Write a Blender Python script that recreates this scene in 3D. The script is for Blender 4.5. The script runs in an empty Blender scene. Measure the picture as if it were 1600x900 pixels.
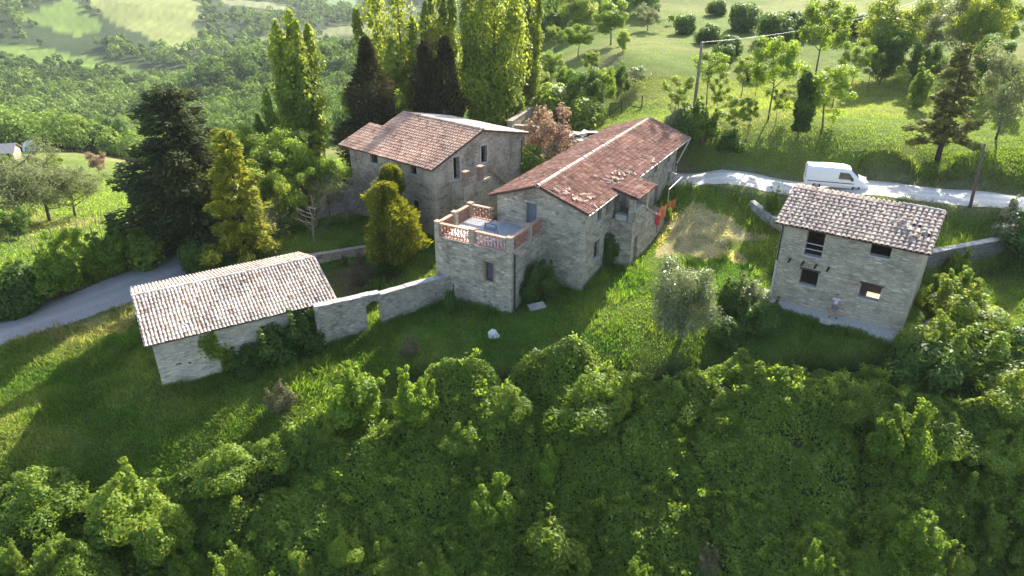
import bpy, math, random
import numpy as np
from mathutils import Vector, Matrix
R_ = math.radians
rng = np.random.default_rng(11); random.seed(11)
SC = bpy.context.scene
COL = SC.collection
# ------------------------------------------------------------------ camera
cam = bpy.data.objects.new('camera', bpy.data.cameras.new('camera')); COL.objects.link(cam)
cam.location = (0, 0, 24); cam.rotation_euler = (R_(63), 0, 0)
cam.data.sensor_width = 36; cam.data.lens = 36*1130/1600
cam.data.clip_start = 1; cam.data.clip_end = 12000
SC.camera = cam
# ------------------------------------------------------------------ sky, sun, exposure
SUN_AZ, SUN_EL = R_(28.5), R_(32)          # azimuth from +Y towards +X
w = bpy.data.worlds.new('World'); SC.world = w; w.use_nodes = True
nt = w.node_tree; bg = nt.nodes['Background']
sky = nt.nodes.new('ShaderNodeTexSky'); sky.sky_type = 'NISHITA'; sky.sun_disc = False
sky.sun_elevation = SUN_EL; sky.sun_rotation = SUN_AZ; sky.altitude = 400
sky.air_density = 1.0; sky.dust_density = 2.5; sky.ozone_density = .2
nt.links.new(sky.outputs[0], bg.inputs[0]); bg.inputs[1].default_value = 0.15
sl = bpy.data.lights.new('sun', 'SUN'); sl.energy = 5.0; sl.angle = R_(0.55); sl.color = (1, .925, .80)
so = bpy.data.objects.new('sun', sl); COL.objects.link(so)
sd = Vector((math.sin(SUN_AZ)*math.cos(SUN_EL), math.cos(SUN_AZ)*math.cos(SUN_EL), math.sin(SUN_EL)))
so.rotation_euler = sd.to_track_quat('Z', 'Y').to_euler()
VS = SC.view_settings
VS.view_transform = 'Standard'; VS.look = 'None'; VS.gamma = 1; VS.exposure = 1.45
CY = SC.cycles
CY.max_bounces = 6; CY.diffuse_bounces = 3; CY.glossy_bounces = 2; CY.transmission_bounces = 3
CY.volume_bounces = 0; CY.transparent_max_bounces = 4; CY.caustics_reflective = False; CY.caustics_refractive = False
CY.use_denoising = True; CY.denoiser = 'OPENIMAGEDENOISE'; CY.denoising_prefilter = 'NONE'; CY.denoising_input_passes = 'RGB_ALBEDO_NORMAL'; CY.use_adaptive_sampling = False; CY.sample_clamp_indirect = 4; CY.use_adaptive_sampling = False

# ------------------------------------------------------------------ helpers: picking points of the place
cP, sP, FO, CZ = math.cos(R_(27)), math.sin(R_(27)), 1130., 24.
def ray(px, py):
    u = (px-800)/FO; v = (py-450)/FO
    return u, cP-v*sP, -(sP+v*cP)
def at_y(px, py, y):
    r = ray(px, py); t = y/r[1]; return Vector((r[0]*t, y, CZ+r[2]*t))
def at_z(px, py, z):
    r = ray(px, py); t = (z-CZ)/r[2]; return Vector((r[0]*t, r[1]*t, z))
def proj(x, y, z):
    dz = z-CZ; Z = y*cP-dz*sP
    return 800+FO*x/Z, 450+FO*(-y*sP-dz*cP)/Z

# ------------------------------------------------------------------ helpers: meshes and objects
def mat_new(name):
    m = bpy.data.materials.new(name); m.use_nodes = True
    return m, m.node_tree.nodes, m.node_tree.links, m.node_tree.nodes['Principled BSDF']
def simple(name, col, rough=.7, metal=0., var=.12, scale=6., spec=.3):
    m, n, l, b = mat_new(name)
    b.inputs['Roughness'].default_value = rough; b.inputs['Metallic'].default_value = metal
    b.inputs['Specular IOR Level'].default_value = spec
    tc = n.new('ShaderNodeTexCoord'); no = n.new('ShaderNodeTexNoise'); no.inputs['Scale'].default_value = scale
    no.inputs['Detail'].default_value = 5
    l.new(tc.outputs['Object'], no.inputs['Vector'])
    rp = n.new('ShaderNodeValToRGB')
    rp.color_ramp.elements[0].position = .3; rp.color_ramp.elements[1].position = .7
    rp.color_ramp.elements[0].color = tuple(c*(1-var*1.6) for c in col)+(1,)
    rp.color_ramp.elements[1].color = tuple(min(1, c*(1+var)) for c in col)+(1,)
    l.new(no.outputs[0], rp.inputs[0]); l.new(rp.outputs[0], b.inputs['Base Color'])
    return m
def np_mesh(name, verts, quads, var=None, uv=None, smooth=False, col=None):
    me = bpy.data.meshes.new(name)
    verts = np.asarray(verts, dtype=np.float32); quads = np.asarray(quads, dtype=np.int32)
    k = quads.shape[1]; M = len(quads)
    me.vertices.add(len(verts)); me.vertices.foreach_set('co', verts.ravel())
    me.loops.add(M*k); me.loops.foreach_set('vertex_index', quads.ravel())
    me.polygons.add(M); me.polygons.foreach_set('loop_start', np.arange(M, dtype=np.int32)*k)
    me.update(calc_edges=True)
    if var is not None:
        a = me.attributes.new('var', 'FLOAT', 'FACE'); a.data.foreach_set('value', np.asarray(var, dtype=np.float32))
    if col is not None:
        a = me.attributes.new('col', 'FLOAT_COLOR', 'POINT')
        c4 = np.ones((len(verts), 4), dtype=np.float32); c4[:, :3] = col
        a.data.foreach_set('color', c4.ravel())
    if smooth: me.polygons.foreach_set('use_smooth', np.ones(M, dtype=bool))
    return me
class MB:
    """collects faces in world space, builds ONE mesh"""
    def __init__(s): s.v = []; s.f = []; s.uv = []; s.c = []
    def face(s, pts, uv=None, c=0.5):
        i = len(s.v); s.v += [tuple(p) for p in pts]; s.f.append(tuple(range(i, i+len(pts))))
        s.uv.append(uv if uv else [(p[0]+p[1], p[2]) for p in pts]); s.c.append(c)
    def box(s, o, ax, ay, az, c=.5):
        """o corner, ax ay az edge vectors"""
        o, ax, ay, az = map(Vector, (o, ax, ay, az))
        if ax.cross(ay).dot(az) < 0: o = o+ax; ax = -ax
        p = [o, o+ax, o+ax+ay, o+ay, o+az, o+ax+az, o+ax+ay+az, o+ay+az]
        for q, (e, g) in (((0, 3, 2, 1), (ay, ax)), ((4, 5, 6, 7), (ax, ay)), ((0, 1, 5, 4), (ax, az)), ((1, 2, 6, 5), (ay, az)), ((2, 3, 7, 6), (ax, az)), ((3, 0, 4, 7), (ay, az))):
            a, b = e.length, g.length
            s.face([p[k] for k in q], [(0, 0), (a, 0), (a, b), (0, b)], c)
    def cbox(s, c0, dx, dy, dz, size, c=.5):
        dx, dy, dz = Vector(dx)*size[0], Vector(dy)*size[1], Vector(dz)*size[2]
        s.box(Vector(c0)-dx/2-dy/2-dz/2, dx, dy, dz, c)
    def tube(s, path, rad, n=7, c=.5, cap=True):
        path = [Vector(p) for p in path]
        if not hasattr(rad, '__len__'): rad = [rad]*len(path)
        rings = []
        t0 = (path[1]-path[0]).normalized()
        x = t0.orthogonal().normalized()
        for i, p in enumerate(path):
            t = (path[min(i+1, len(path)-1)]-path[max(i-1, 0)]).normalized()
            x = (x-t*x.dot(t))
            x = x.normalized() if x.length > 1e-5 else t.orthogonal().normalized()
            y = t.cross(x)
            rings.append([p+(x*math.cos(2*math.pi*k/n)+y*math.sin(2*math.pi*k/n))*rad[i] for k in range(n)])
        b = len(s.v)
        for r in rings: s.v += [tuple(q) for q in r]
        for i in range(len(rings)-1):
            for k in range(n):
                k2 = (k+1) % n
                s.f.append((b+i*n+k, b+i*n+k2, b+(i+1)*n+k2, b+(i+1)*n+k)); s.uv.append([(k/n, i), ((k+1)/n, i), ((k+1)/n, i+1), (k/n, i+1)]); s.c.append(c)
        if cap:
            s.f.append(tuple(b+k for k in range(n))[::-1]); s.uv.append([(0, 0)]*n); s.c.append(c)
            e = b+(len(rings)-1)*n
            s.f.append(tuple(e+k for k in range(n))); s.uv.append([(0, 0)]*n); s.c.append(c)
    def lathe(s, c0, prof, n=16, c=.5, axis=(0, 0, 1)):
        ax = Vector(axis).normalized(); x = ax.orthogonal().normalized(); y = ax.cross(x); c0 = Vector(c0); b = len(s.v)
        for r, h in prof:
            s.v += [tuple(c0+ax*h+(x*math.cos(2*math.pi*k/n)+y*math.sin(2*math.pi*k/n))*r) for k in range(n)]
        for i in range(len(prof)-1):
            for k in range(n):
                k2 = (k+1) % n
                s.f.append((b+i*n+k, b+i*n+k2, b+(i+1)*n+k2, b+(i+1)*n+k)); s.uv.append([(0, 0)]*4); s.c.append(c)
    def build(s, name, mat, parent=None, smooth=False, label=None):
        me = bpy.data.meshes.new(name)
        o = bpy.data.objects.new(name, me); COL.objects.link(o)
        org = Vector((0, 0, 0))
        if parent is not None:
            o.parent = parent; org = ORG[parent.name]
        ORG[o.name] = org
        me.from_pydata([(p[0]-org.x, p[1]-org.y, p[2]-org.z) for p in s.v], [], s.f)
        ul = me.uv_layers.new(name='uv')
        ul.data.foreach_set('uv', np.array([q for u in s.uv for q in u], dtype=np.float32).ravel())
        a = me.attributes.new('var', 'FLOAT', 'FACE'); a.data.foreach_set('value', np.array(s.c, dtype=np.float32))
        if smooth: me.polygons.foreach_set('use_smooth', np.ones(len(s.f), dtype=bool))
        me.materials.append(mat); me.update()
        if label: o['label'] = label
        return o
ORG = {}
def thing(name, label, cat, loc=(0, 0, 0), group=None):
    o = bpy.data.objects.new(name, None); COL.objects.link(o); o.location = loc
    o.empty_display_size = .3
    o['label'] = label; o['category'] = cat
    if group: o['group'] = group
    ORG[o.name] = Vector(loc)
    return o
def tag(o, label, cat, group=None):
    o['label'] = label; o['category'] = cat
    if group: o['group'] = group
    return o
def link_mesh(name, me, mat, parent=None, kind=None):
    o = bpy.data.objects.new(name, me); COL.objects.link(o)
    if not me.materials: me.materials.append(mat)
    if parent is not None: o.parent = parent
    if kind: o['kind'] = kind
    return o
def origin_to(o, p):
    """move a world-space mesh object's origin to p"""
    p = Vector(p); o.data.transform(Matrix.Translation(-p)); o.location = p; return o

# ------------------------------------------------------------------ noise
def _h(ix, iy, s):
    n = (ix*374761393+iy*668265263+s*1442695041) & 0xffffffff
    n = ((n ^ (n >> 13))*1274126177) & 0xffffffff
    return ((n ^ (n >> 16)) & 0xffff)/65535.
def vnoise(x, y, s=0):
    x = np.asarray(x, dtype=np.float64); y = np.asarray(y, dtype=np.float64)
    ix = np.floor(x).astype(np.int64); iy = np.floor(y).astype(np.int64)
    fx = x-ix; fy = y-iy; fx = fx*fx*(3-2*fx); fy = fy*fy*(3-2*fy)
    a = _h(ix, iy, s); b = _h(ix+1, iy, s); c = _h(ix, iy+1, s); d = _h(ix+1, iy+1, s)
    return (a*(1-fx)+b*fx)*(1-fy)+(c*(1-fx)+d*fx)*fy
def fbm(x, y, s=0, o=3):
    v = 0; a = .5; t = 0
    for k in range(o):
        v = v+a*vnoise(x*2**k, y*2**k, s+k*17); t += a; a *= .5
    return v/t
def inpoly(px, py, poly):
    px = np.asarray(px); py = np.asarray(py); r = np.zeros(px.shape, bool)
    n = len(poly); j = n-1
    for i in range(n):
        xi, yi = poly[i]; xj, yj = poly[j]
        c = ((yi > py) != (yj > py)) & (px < (xj-xi)*(py-yi)/(yj-yi+1e-12)+xi)
        r ^= c; j = i
    return r
def segdist(x, y, line):
    """distance to polyline, nearest height"""
    D = np.full(np.shape(x), 1e9); Zr = np.zeros(np.shape(x))
    for (a, b) in zip(line[:-1], line[1:]):
        dx, dy = b[0]-a[0], b[1]-a[1]; L = dx*dx+dy*dy
        t = np.clip(((x-a[0])*dx+(y-a[1])*dy)/L, 0, 1)
        d = np.hypot(x-a[0]-t*dx, y-a[1]-t*dy); z = a[2]+t*(b[2]-a[2])
        m = d < D; D = np.where(m, d, D); Zr = np.where(m, z, Zr)
    return D, Zr
def spline(pts, step=.7):
    out = []
    P = [np.array(p, float) for p in pts]; P = [2*P[0]-P[1]]+P+[2*P[-1]-P[-2]]
    for i in range(1, len(P)-2):
        n = max(2, int(np.linalg.norm(P[i+1]-P[i])/step))
        for k in range(n):
            t = k/n
            out.append(.5*((2*P[i])+(-P[i-1]+P[i+1])*t+(2*P[i-1]-5*P[i]+4*P[i+1]-P[i+2])*t*t+(-P[i-1]+3*P[i]-3*P[i+1]+P[i+2])*t**3))
    out.append(P[-2]); return out

# ------------------------------------------------------------------ the lie of the land
# buildings' plan frames (origin, long direction, depth direction)
MA, MN, M0 = Vector((.496, .868, 0)), Vector((.868, -.496, 0)), Vector((5, 46.6, 0))
BD, BG, B0 = Vector((-.772, .636, 0)), Vector((.636, .772, 0)), Vector((-6.3, 56, 0))
RD, RN, R0 = Vector((.823, -.568, 0)), Vector((.568, .823, 0)), Vector((18.3, 45.6, 0))
SD, SN, S0 = Vector((.863, .505, 0)), Vector((-.505, .863, 0)), Vector((-21.8, 37.45, 0))
ctl = [(5, 46.6, 0), (-.1, 44.1, -.5), (-5.5, 47.2, -.8), (8.9, 50, .3), (12.4, 55.7, .9), (15, 63.5, 2.0), (4, 55, .6), (0, 52, 0),
 (-6.3, 56, 0), (-13.9, 62, -.3), (.7, 65, 1), (-3, 59, .2), (18.3, 45.6, -.1), (25.4, 40.7, -.1), (22.3, 51.4, 1.0), (29.3, 46.4, .3), (23, 47, .1),
 (-21.8, 37.45, -1.9), (-13, 42, -1.45), (-17.2, 46.5, -1.3), (-26, 45, -2.1), (-8, 50, -.7), (-12, 47, -1.), (-15.2, 52, -.95), (-11, 52.8, -.75), (-15.5, 54.5, .0), (-11.5, 56.5, .15), (-19.6, 54.8, .0), (-19, 60, -.3), (-13, 66, -.5),
 (-37.8, 46.2, -3), (-32.2, 49.5, -2.25), (-29.3, 53.2, -1.9), (-26, 58, -1.6), (-20, 66, -1.2), (-10, 73, -.4), (0, 77, 1.2), (4.5, 93, 4), (-46, 41, -3.7), (-62, 30, -5.5),
 (-38.8, 56.6, -3.2), (-42, 58.3, -3.9), (-33, 60, -3), (-45, 72, -6), (-43, 70, -5.2), (-52, 84, -8), (-38, 72, -4.8), (-40, 100, -10.5), (-60, 112, -14.2), (-25, 80, -4), (-25, 110, -9), (-10, 95, -1),
 (34, 49.75, 1.1), (38.5, 51.4, 1.2), (33.2, 52.3, 2.0), (37.8, 54, 2.3), (34.9, 47.2, .1), (39.3, 48.6, .2), (36, 44, .1), (40, 42, .0), (32, 40, -.3), (22, 41.6, -.45), (20, 42.8, -.35), (26.5, 39, -.8), (24.5, 40, -.6),
 (11, 41, -.55), (6, 40.7, -.5), (10, 44.2, .0), (15, 41, -.55), (18, 41.4, -.4), (21.7, 39.5, -.8), (26, 37.8, -1.2), (32, 36.5, -1.6),
 (-6, 41.5, -1.0), (0, 41, -.8), (15, 53, 1), (18, 56, 1.9), (18, 51, .5),
 (-9, 39.8, -1.9), (0, 39, -1.75), (7, 38.9, -1.8), (14, 38.8, -1.8), (21, 37.8, -1.9),
 (-29, 33, -3.3), (-27, 38.5, -3.0), (-20, 37, -2.45), (-34, 40, -3.6), (-15, 36, -2.5), (-11, 37.6, -2.0), (-17, 34, -3.1),
 (-25, 30.5, -5.1), (-21, 27, -7.3), (-20, 22, -10), (-30, 22, -9), (-34, 28, -5.8)]
for x in (-12, -4, 4, 12, 20, 29, 40):
    e = max(0, x-20)*.03
    o_ = -1.8 if x == -12 else 0
    for y, z in ((35.3+o_, -2.7), (34+o_, -3.5), (31, -5.5), (28, -7.4), (25, -9.3), (16, -15)): ctl.append((x, y+e*3, z))
def cy(px, py, y): p = at_y(px, py, y); ctl.append((p.x, p.y, p.z-((11 if 240 < y < 470 else 8) if y > 155 and px < 780 else 0)))
for a in ((52, 235, 151), (150, 240, 150), (200, 280, 114), (50, 290, 110.7),
          (0, 180, 262), (100, 180, 260), (100, 150, 340), (100, 130, 400), (100, 100, 480), (100, 70, 540), (100, 35, 620), (100, 0, 700),
          (0, 150, 340), (0, 90, 490), (0, 45, 590), (0, 0, 700), (200, 160, 320), (200, 120, 440), (200, 70, 540), (200, 30, 630), (200, 0, 710),
          (300, 215, 170), (300, 190, 240), (300, 150, 300), (330, 75, 360), (400, 62, 370), (500, 50, 340), (570, 46, 340), (480, 170, 170), (480, 150, 250), (480, 100, 300), (270, 100, 345), (215, 140, 320), (400, 150, 270), (400, 100, 330),
          (400, 22, 700), (400, 0, 800), (300, 30, 660), (300, 0, 740), (520, 20, 740), (600, 0, 850), (700, 20, 720), (700, 70, 330), (700, 120, 160),
          (1100, 262, 64.7), (1250, 222, 65), (1300, 170, 77), (1300, 100, 100), (1200, 30, 132), (1500, 30, 122), (1600, 0, 135), (1500, 200, 69), (1600, 250, 60), (1100, 200, 69), (1050, 225, 67.5), (1400, 230, 62.3), (1500, 262, 59.6), (1330, 226, 63.6), (1160, 212, 67),
          (1250, 275, 62.3), (1450, 290, 59.2), (1600, 308, 56), (1065, 277, 62.5), (1200, 290, 60.3), (1480, 316, 55.9), (1600, 330, 53.5),
          (1000, 100, 95), (960, 175, 85), (1040, 60, 118), (1083, 180, 79), (850, 100, 112), (850, 30, 160), (900, 0, 200), (1140, 5, 170), (1400, 60, 112)):
    cy(*a)
ctl += [(-152, 450, -60), (-110, 430, -56), (-125, 500, -66), (-171, 430, -64), (-186, 410, -66), (-194, 380, -64), (-60, 560, -66), (-60, 430, -50), (10, 300, 0), (30, 520, -40), (30, 1000, -55), (300, 320, 30), (300, 1000, 60), (-600, 1900, 20), (0, 1900, 20), (-600, 400, -60), (-900, 900, -40),
        (-1600, 4500, 40), (0, 4500, 40), (1500, 4500, 40), (120, 130, 14), (150, 60, 12), (-150, 60, -20), (-160, 150, -30), (110, 30, 2), (-90, 20, -14), (0, 5, -20), (60, 5, -18), (-60, 5, -20), (0, -15, -26)]
ctl = np.array(ctl, float)
YO = 30.
def _uv(x, y):
    q = np.maximum(np.asarray(y, float)+YO, 6.)
    return np.asarray(x, float)/q*1.6, np.log(q)
def _k(r2): return r2*np.log(r2+1e-12)*.5
_cu, _cv = _uv(ctl[:, 0], ctl[:, 1]); _cw = (CZ-ctl[:, 2])/(ctl[:, 1]+YO)
_n = len(ctl)
_K = _k((_cu[:, None]-_cu)**2+(_cv[:, None]-_cv)**2)+np.eye(_n)*2e-5
_P = np.stack([np.ones(_n), _cu, _cv], 1)
_S = np.linalg.solve(np.block([[_K, _P], [_P.T, np.zeros((3, 3))]]), np.concatenate([_cw, np.zeros(3)]))
ROAD_L = spline([(-62, 30, -5.5), (-46, 41, -3.7), (-37.8, 46.2, -3), (-32.6, 49.6, -2.3), (-29.3, 53.2, -1.9), (-26, 58, -1.6), (-20, 66, -1.2), (-10, 73, -.4), (-5, 76.5, .6)])
ROAD_R = spline([(8.5, 69, 3.3), (15.3, 63.6, 3.4), (22, 61.0, 3.4), (30, 58.6, 3.5), (36, 56.9, 3.6), (42, 54.8, 3.65), (55, 49, 3.9), (85, 40, 4.6)])
WALL_R = ((29.6, 48.2), (39.2, 51.6))       # retaining wall right of the small house
WALL_Y = ((-16.6, 52.4), (-7.4, 55.4))      # low retaining wall in the yard
def _step(x, y, z, w, h, R):
    (ax, ay), (bx, by) = w; L = math.hypot(bx-ax, by-ay); dx, dy = (bx-ax)/L, (by-ay)/L
    s = (x-ax)*dx+(y-ay)*dy; d = -(x-ax)*dy+(y-ay)*dx
    win = np.clip((s+.6)/1.2, 0, 1)*np.clip((L+.6-s)/1.2, 0, 1)
    st = np.clip(d/.3, -1, 1)*.5-np.clip(d/(2*R), -.5, .5)
    return z+h*st*win
def H0(x, y):
    x = np.asarray(x, float); y = np.asarray(y, float); sh = x.shape; x = x.ravel(); y = y.ravel()
    out = np.empty(len(x))
    for i in range(0, len(x), 20000):
        u, v = _uv(x[i:i+20000], y[i:i+20000])
        k = _k((u[:, None]-_cu)**2+(v[:, None]-_cv)**2)
        wv = k@_S[:_n]+_S[_n]+_S[_n+1]*u+_S[_n+2]*v
        out[i:i+20000] = CZ-wv*(np.maximum(y[i:i+20000]+YO, 6.))
    return out.reshape(sh)
for _rd in (ROAD_L, ROAD_R):                # the roads follow the ground they run over, smoothed
    hz = H0(np.array([p[0] for p in _rd]), np.array([p[1] for p in _rd]))
    ker = np.ones(9)/9
    hz = np.convolve(np.pad(hz, 4, mode='edge'), ker, mode='valid')
    for p, z in zip(_rd, hz): p[2] = z
def H(x, y):
    x = np.asarray(x, float); y = np.asarray(y, float)
    z = H0(x, y)
    z = _step(x, y, z, WALL_R, 1.9, 2.6); z = _step(x, y, z, WALL_Y, .8, 1.6)
    rough = .10*(fbm(x/1.3, y/1.3, 3)-.5)+.35*(fbm(x/5., y/5., 9)-.5)*np.clip((np.hypot(x-3, y-50)-6)/20, .25, 1)
    far = np.clip((y-110)/250, 0, 1)
    rough = rough+far*(11*(fbm(x/90., y/90., 21, 4)-.5))
    for rd, hw in ((ROAD_L, 2.7), (ROAD_R, 2.0)):
        near = (x > -75) & (x < 95) & (y > 20) & (y < 130)
        if near.any():
            d = np.full(x.shape, 1e9); zr = np.zeros(x.shape)
            dd, zz = segdist(x[near], y[near], rd[::2]+[rd[-1]])
            d[near] = dd; zr[near] = zz
            k = np.clip((d-hw)/1.8, 0, 1); k = k*k*(3-2*k)
            z = z*k+(zr-.05)*(1-k); rough = rough*k
    return np.clip(z+rough, -170, 40)
def Hs(x, y): return float(H(np.array([x]), np.array([y]))[0])
_ty = np.concatenate([np.linspace(18, 140, 500), np.geomspace(141, 1500, 200)])
def ground(px, py, ymin=18):
    """first point of the ground seen in direction px,py (used to stand things where the photograph shows them)"""
    r = ray(px, py); ys = _ty[_ty >= ymin]; t = ys/r[1]
    z = H(r[0]*t, ys); d = CZ+r[2]*t-z
    k = np.argmax(d < 0)
    if not (d < 0).any(): k = len(ys)-1
    if k == 0: return Vector((r[0]*t[0], ys[0], z[0]))
    f = d[k-1]/(d[k-1]-d[k]+1e-9); y = ys[k-1]+(ys[k]-ys[k-1])*f
    x = r[0]*y/r[1]
    return Vector((x, y, Hs(x, y)))
# ------------------------------------------------------------------ ground
def ramp(n, stops):
    r = n.new('ShaderNodeValToRGB'); e = r.color_ramp.elements
    while len(e) < len(stops): e.new(.5)
    for k, (p, c) in enumerate(stops): e[k].position = p; e[k].color = tuple(c)+(1,)
    return r
def px_poly(pts): return [tuple(ground(*p)[:2]) for p in pts]
DRY = px_poly([(1035, 352), (1075, 335), (1110, 332), (1150, 352), (1192, 378), (1140, 392), (1105, 402), (1060, 400), (1022, 408), (1003, 402), (1018, 375)])
YARD = px_poly([(500, 425), (590, 412), (598, 445), (575, 462), (520, 470)])
BANKD = px_poly([(60, 515), (215, 465), (222, 520), (150, 525), (60, 545)])
FIELDS = [([(-20, 62), (60, 72), (130, 88), (225, 118), (228, 127), (190, 124), (90, 104), (-20, 84)], (.155, .235, .045)),
          ([(10, 21), (60, 20), (110, 2), (165, 38), (120, 48), (60, 40)], (.155, .235, .045)),
          ([(120, -10), (300, -10), (330, 30), (300, 40), (318, 75), (290, 96), (262, 82), (228, 56), (180, 34), (140, 12)], (.22, .25, .08)),
          ([(395, 60), (560, 40), (600, 42), (600, 60), (500, 58), (420, 72)], (.19, .21, .08)),
          ([(500, -20), (560, -20), (560, 11), (510, 9)], (.16, .24, .10)), ([(345, 0), (420, 0), (470, 14), (360, 14)], (.2, .22, .1)),
          ([(800, -20), (890, -20), (880, 20), (830, 26)], (.16, .22, .1))]
def ground_col(x, y):
    n1 = fbm(x/3.1, y/3.1, 31); n2 = fbm(x/11., y/11., 37); n3 = vnoise(x/.7, y/.7, 41)
    c = np.empty(x.shape+(3,))
    a = np.array((.070, .135, .018)); b = np.array((.130, .180, .034)); t = np.clip((n1-.5)*2.2+.5, 0, 1)[..., None]
    c[:] = a*(1-t)+b*t
    def mix(mask, col):
        nonlocal c
        m = np.clip(mask, 0, 1)[..., None]; c = c*(1-m)+np.array(col)*m
    hill = np.clip((y-58)/6, 0, 1)*np.clip((x-2)/8, 0, 1)
    mix(hill*.75, (.132, .182, .036))
    mix(hill*np.clip((n2-.52)*5, 0, .45), (.22, .215, .08))
    leftf = np.clip((-x-24-(y-50)*.0)/6, 0, 1)*np.clip((y-50+(x+37)*.75-6)/6, 0, 1)
    mix(leftf*.6, (.15, .20, .045)); mix(leftf*np.clip((n2-.5)*5, 0, .6), (.25, .22, .11))
    lawnL = np.clip((-x-13)/6, 0, 1)*np.clip((46-y)/3, 0, 1); mix(lawnL*np.clip((n1-.45)*3, 0, .7), (.175, .20, .06))
    px, py = proj(x, y, H0(x, y)); px = px+(n1-.5)*0
    jx = (fbm(x/2.2, y/2.2, 51)-.5)*4.6; jy = (fbm(x/2.2, y/2.2, 53)-.5)*4.6
    for P, col, k in ((DRY, (.40, .345, .205), .85), (YARD, (.115, .088, .06), .85), (BANKD, (.27, .235, .115), .75)):
        mix(inpoly(x+jx, y+jy, P)*(k*np.clip(.55+n3*.7, 0, 1)), col)
    # scrubby earth on the banks
    bank = np.clip(1-np.abs(y-(66.2-.36*(x-18)))/2.6, 0, 1)*(x > 12)*(x < 70); mix(bank*np.clip((n1-.3)*2, 0, .8), (.075, .075, .03))
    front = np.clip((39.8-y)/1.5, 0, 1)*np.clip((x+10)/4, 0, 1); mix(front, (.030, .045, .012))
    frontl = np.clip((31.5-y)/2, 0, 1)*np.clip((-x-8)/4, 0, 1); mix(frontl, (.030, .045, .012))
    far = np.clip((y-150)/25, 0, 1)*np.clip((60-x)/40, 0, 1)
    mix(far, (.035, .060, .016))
    jx = (fbm(x/40., y/40., 61)-.5)*22; jy = (fbm(x/40., y/40., 67)-.5)*12
    for P, col in FIELDS:
        mix(inpoly(px+jx, py+jy, P)*(y > 160)*(.80+.2*n2), np.array(col)*(.72+.5*fbm(x/14, y/14, 69)+.10*np.sin((x*.8+y*.6)*.9))[..., None])
    for rd, hw, col in ((ROAD_L, 2.7, (.16, .145, .085)), (ROAD_R, 2.2, (.20, .19, .13))):
        near = (x > -75) & (x < 95) & (y > 20) & (y < 130)
        d = np.full(x.shape, 1e9)
        if near.any(): d[near] = segdist(x[near], y[near], rd[::2]+[rd[-1]])[0]
        mix(np.clip((hw+.7-d+(n1-.5))/.5, 0, 1)*.7, col)
    c *= (.85+.3*n3)[..., None]
    return c
def in_field(x, y):
    px, py = proj(x, y, H0(x, y)); jx = (fbm(x/40., y/40., 61)-.5)*22; jy = (fbm(x/40., y/40., 67)-.5)*12
    r = np.zeros(x.shape, bool)
    for P, col in FIELDS: r |= inpoly(px+jx, py+jy, P)
    return r
_ys = np.concatenate([np.arange(-20, 16, 2.), np.arange(16, 76, .25), np.arange(76, 130, .6), np.geomspace(130, 5200, 170)])
_as = np.concatenate([-np.geomspace(1.7, .625, 22), np.arange(-.62, .6201, .0035), np.geomspace(.625, 1.7, 22)])
_A, _Y = np.meshgrid(_as, _ys); _X = _A*np.maximum(_Y+YO, 6)
_Z = H(_X, _Y)
gv = np.stack([_X.ravel(), _Y.ravel(), _Z.ravel()], 1)
nr, nc = _A.shape; ii = np.arange(nr*nc).reshape(nr, nc)
gq = np.stack([ii[:-1, :-1].ravel(), ii[:-1, 1:].ravel(), ii[1:, 1:].ravel(), ii[1:, :-1].ravel()], 1)
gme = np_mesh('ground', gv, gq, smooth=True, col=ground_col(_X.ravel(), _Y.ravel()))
def M_ground():
    m, n, l, b = mat_new('soil_and_turf'); b.inputs['Roughness'].default_value = .95; b.inputs['Specular IOR Level'].default_value = .1
    at = n.new('ShaderNodeAttribute'); at.attribute_name = 'col'
    g = n.new('ShaderNodeNewGeometry'); n1 = n.new('ShaderNodeTexNoise'); n1.inputs['Scale'].default_value = 5; n1.inputs['Detail'].default_value = 8; n1.inputs['Roughness'].default_value = .7
    l.new(g.outputs['Position'], n1.inputs['Vector'])
    r = ramp(n, [(.3, (.5, .5, .5)), (.7, (1.3, 1.3, 1.2))]); l.new(n1.outputs[0], r.inputs[0])
    mx = n.new('ShaderNodeMix'); mx.data_type = 'RGBA'; mx.blend_type = 'MULTIPLY'; mx.inputs[0].default_value = 1
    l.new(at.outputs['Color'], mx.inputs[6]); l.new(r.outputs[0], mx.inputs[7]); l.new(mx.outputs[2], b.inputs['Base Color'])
    bu = n.new('ShaderNodeBump'); bu.inputs['Strength'].default_value = .7; bu.inputs['Distance'].default_value = .25
    l.new(n1.outputs[0], bu.inputs['Height']); l.new(bu.outputs[0], b.inputs['Normal'])
    return m
link_mesh('ground', gme, M_ground(), kind='structure')
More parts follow.
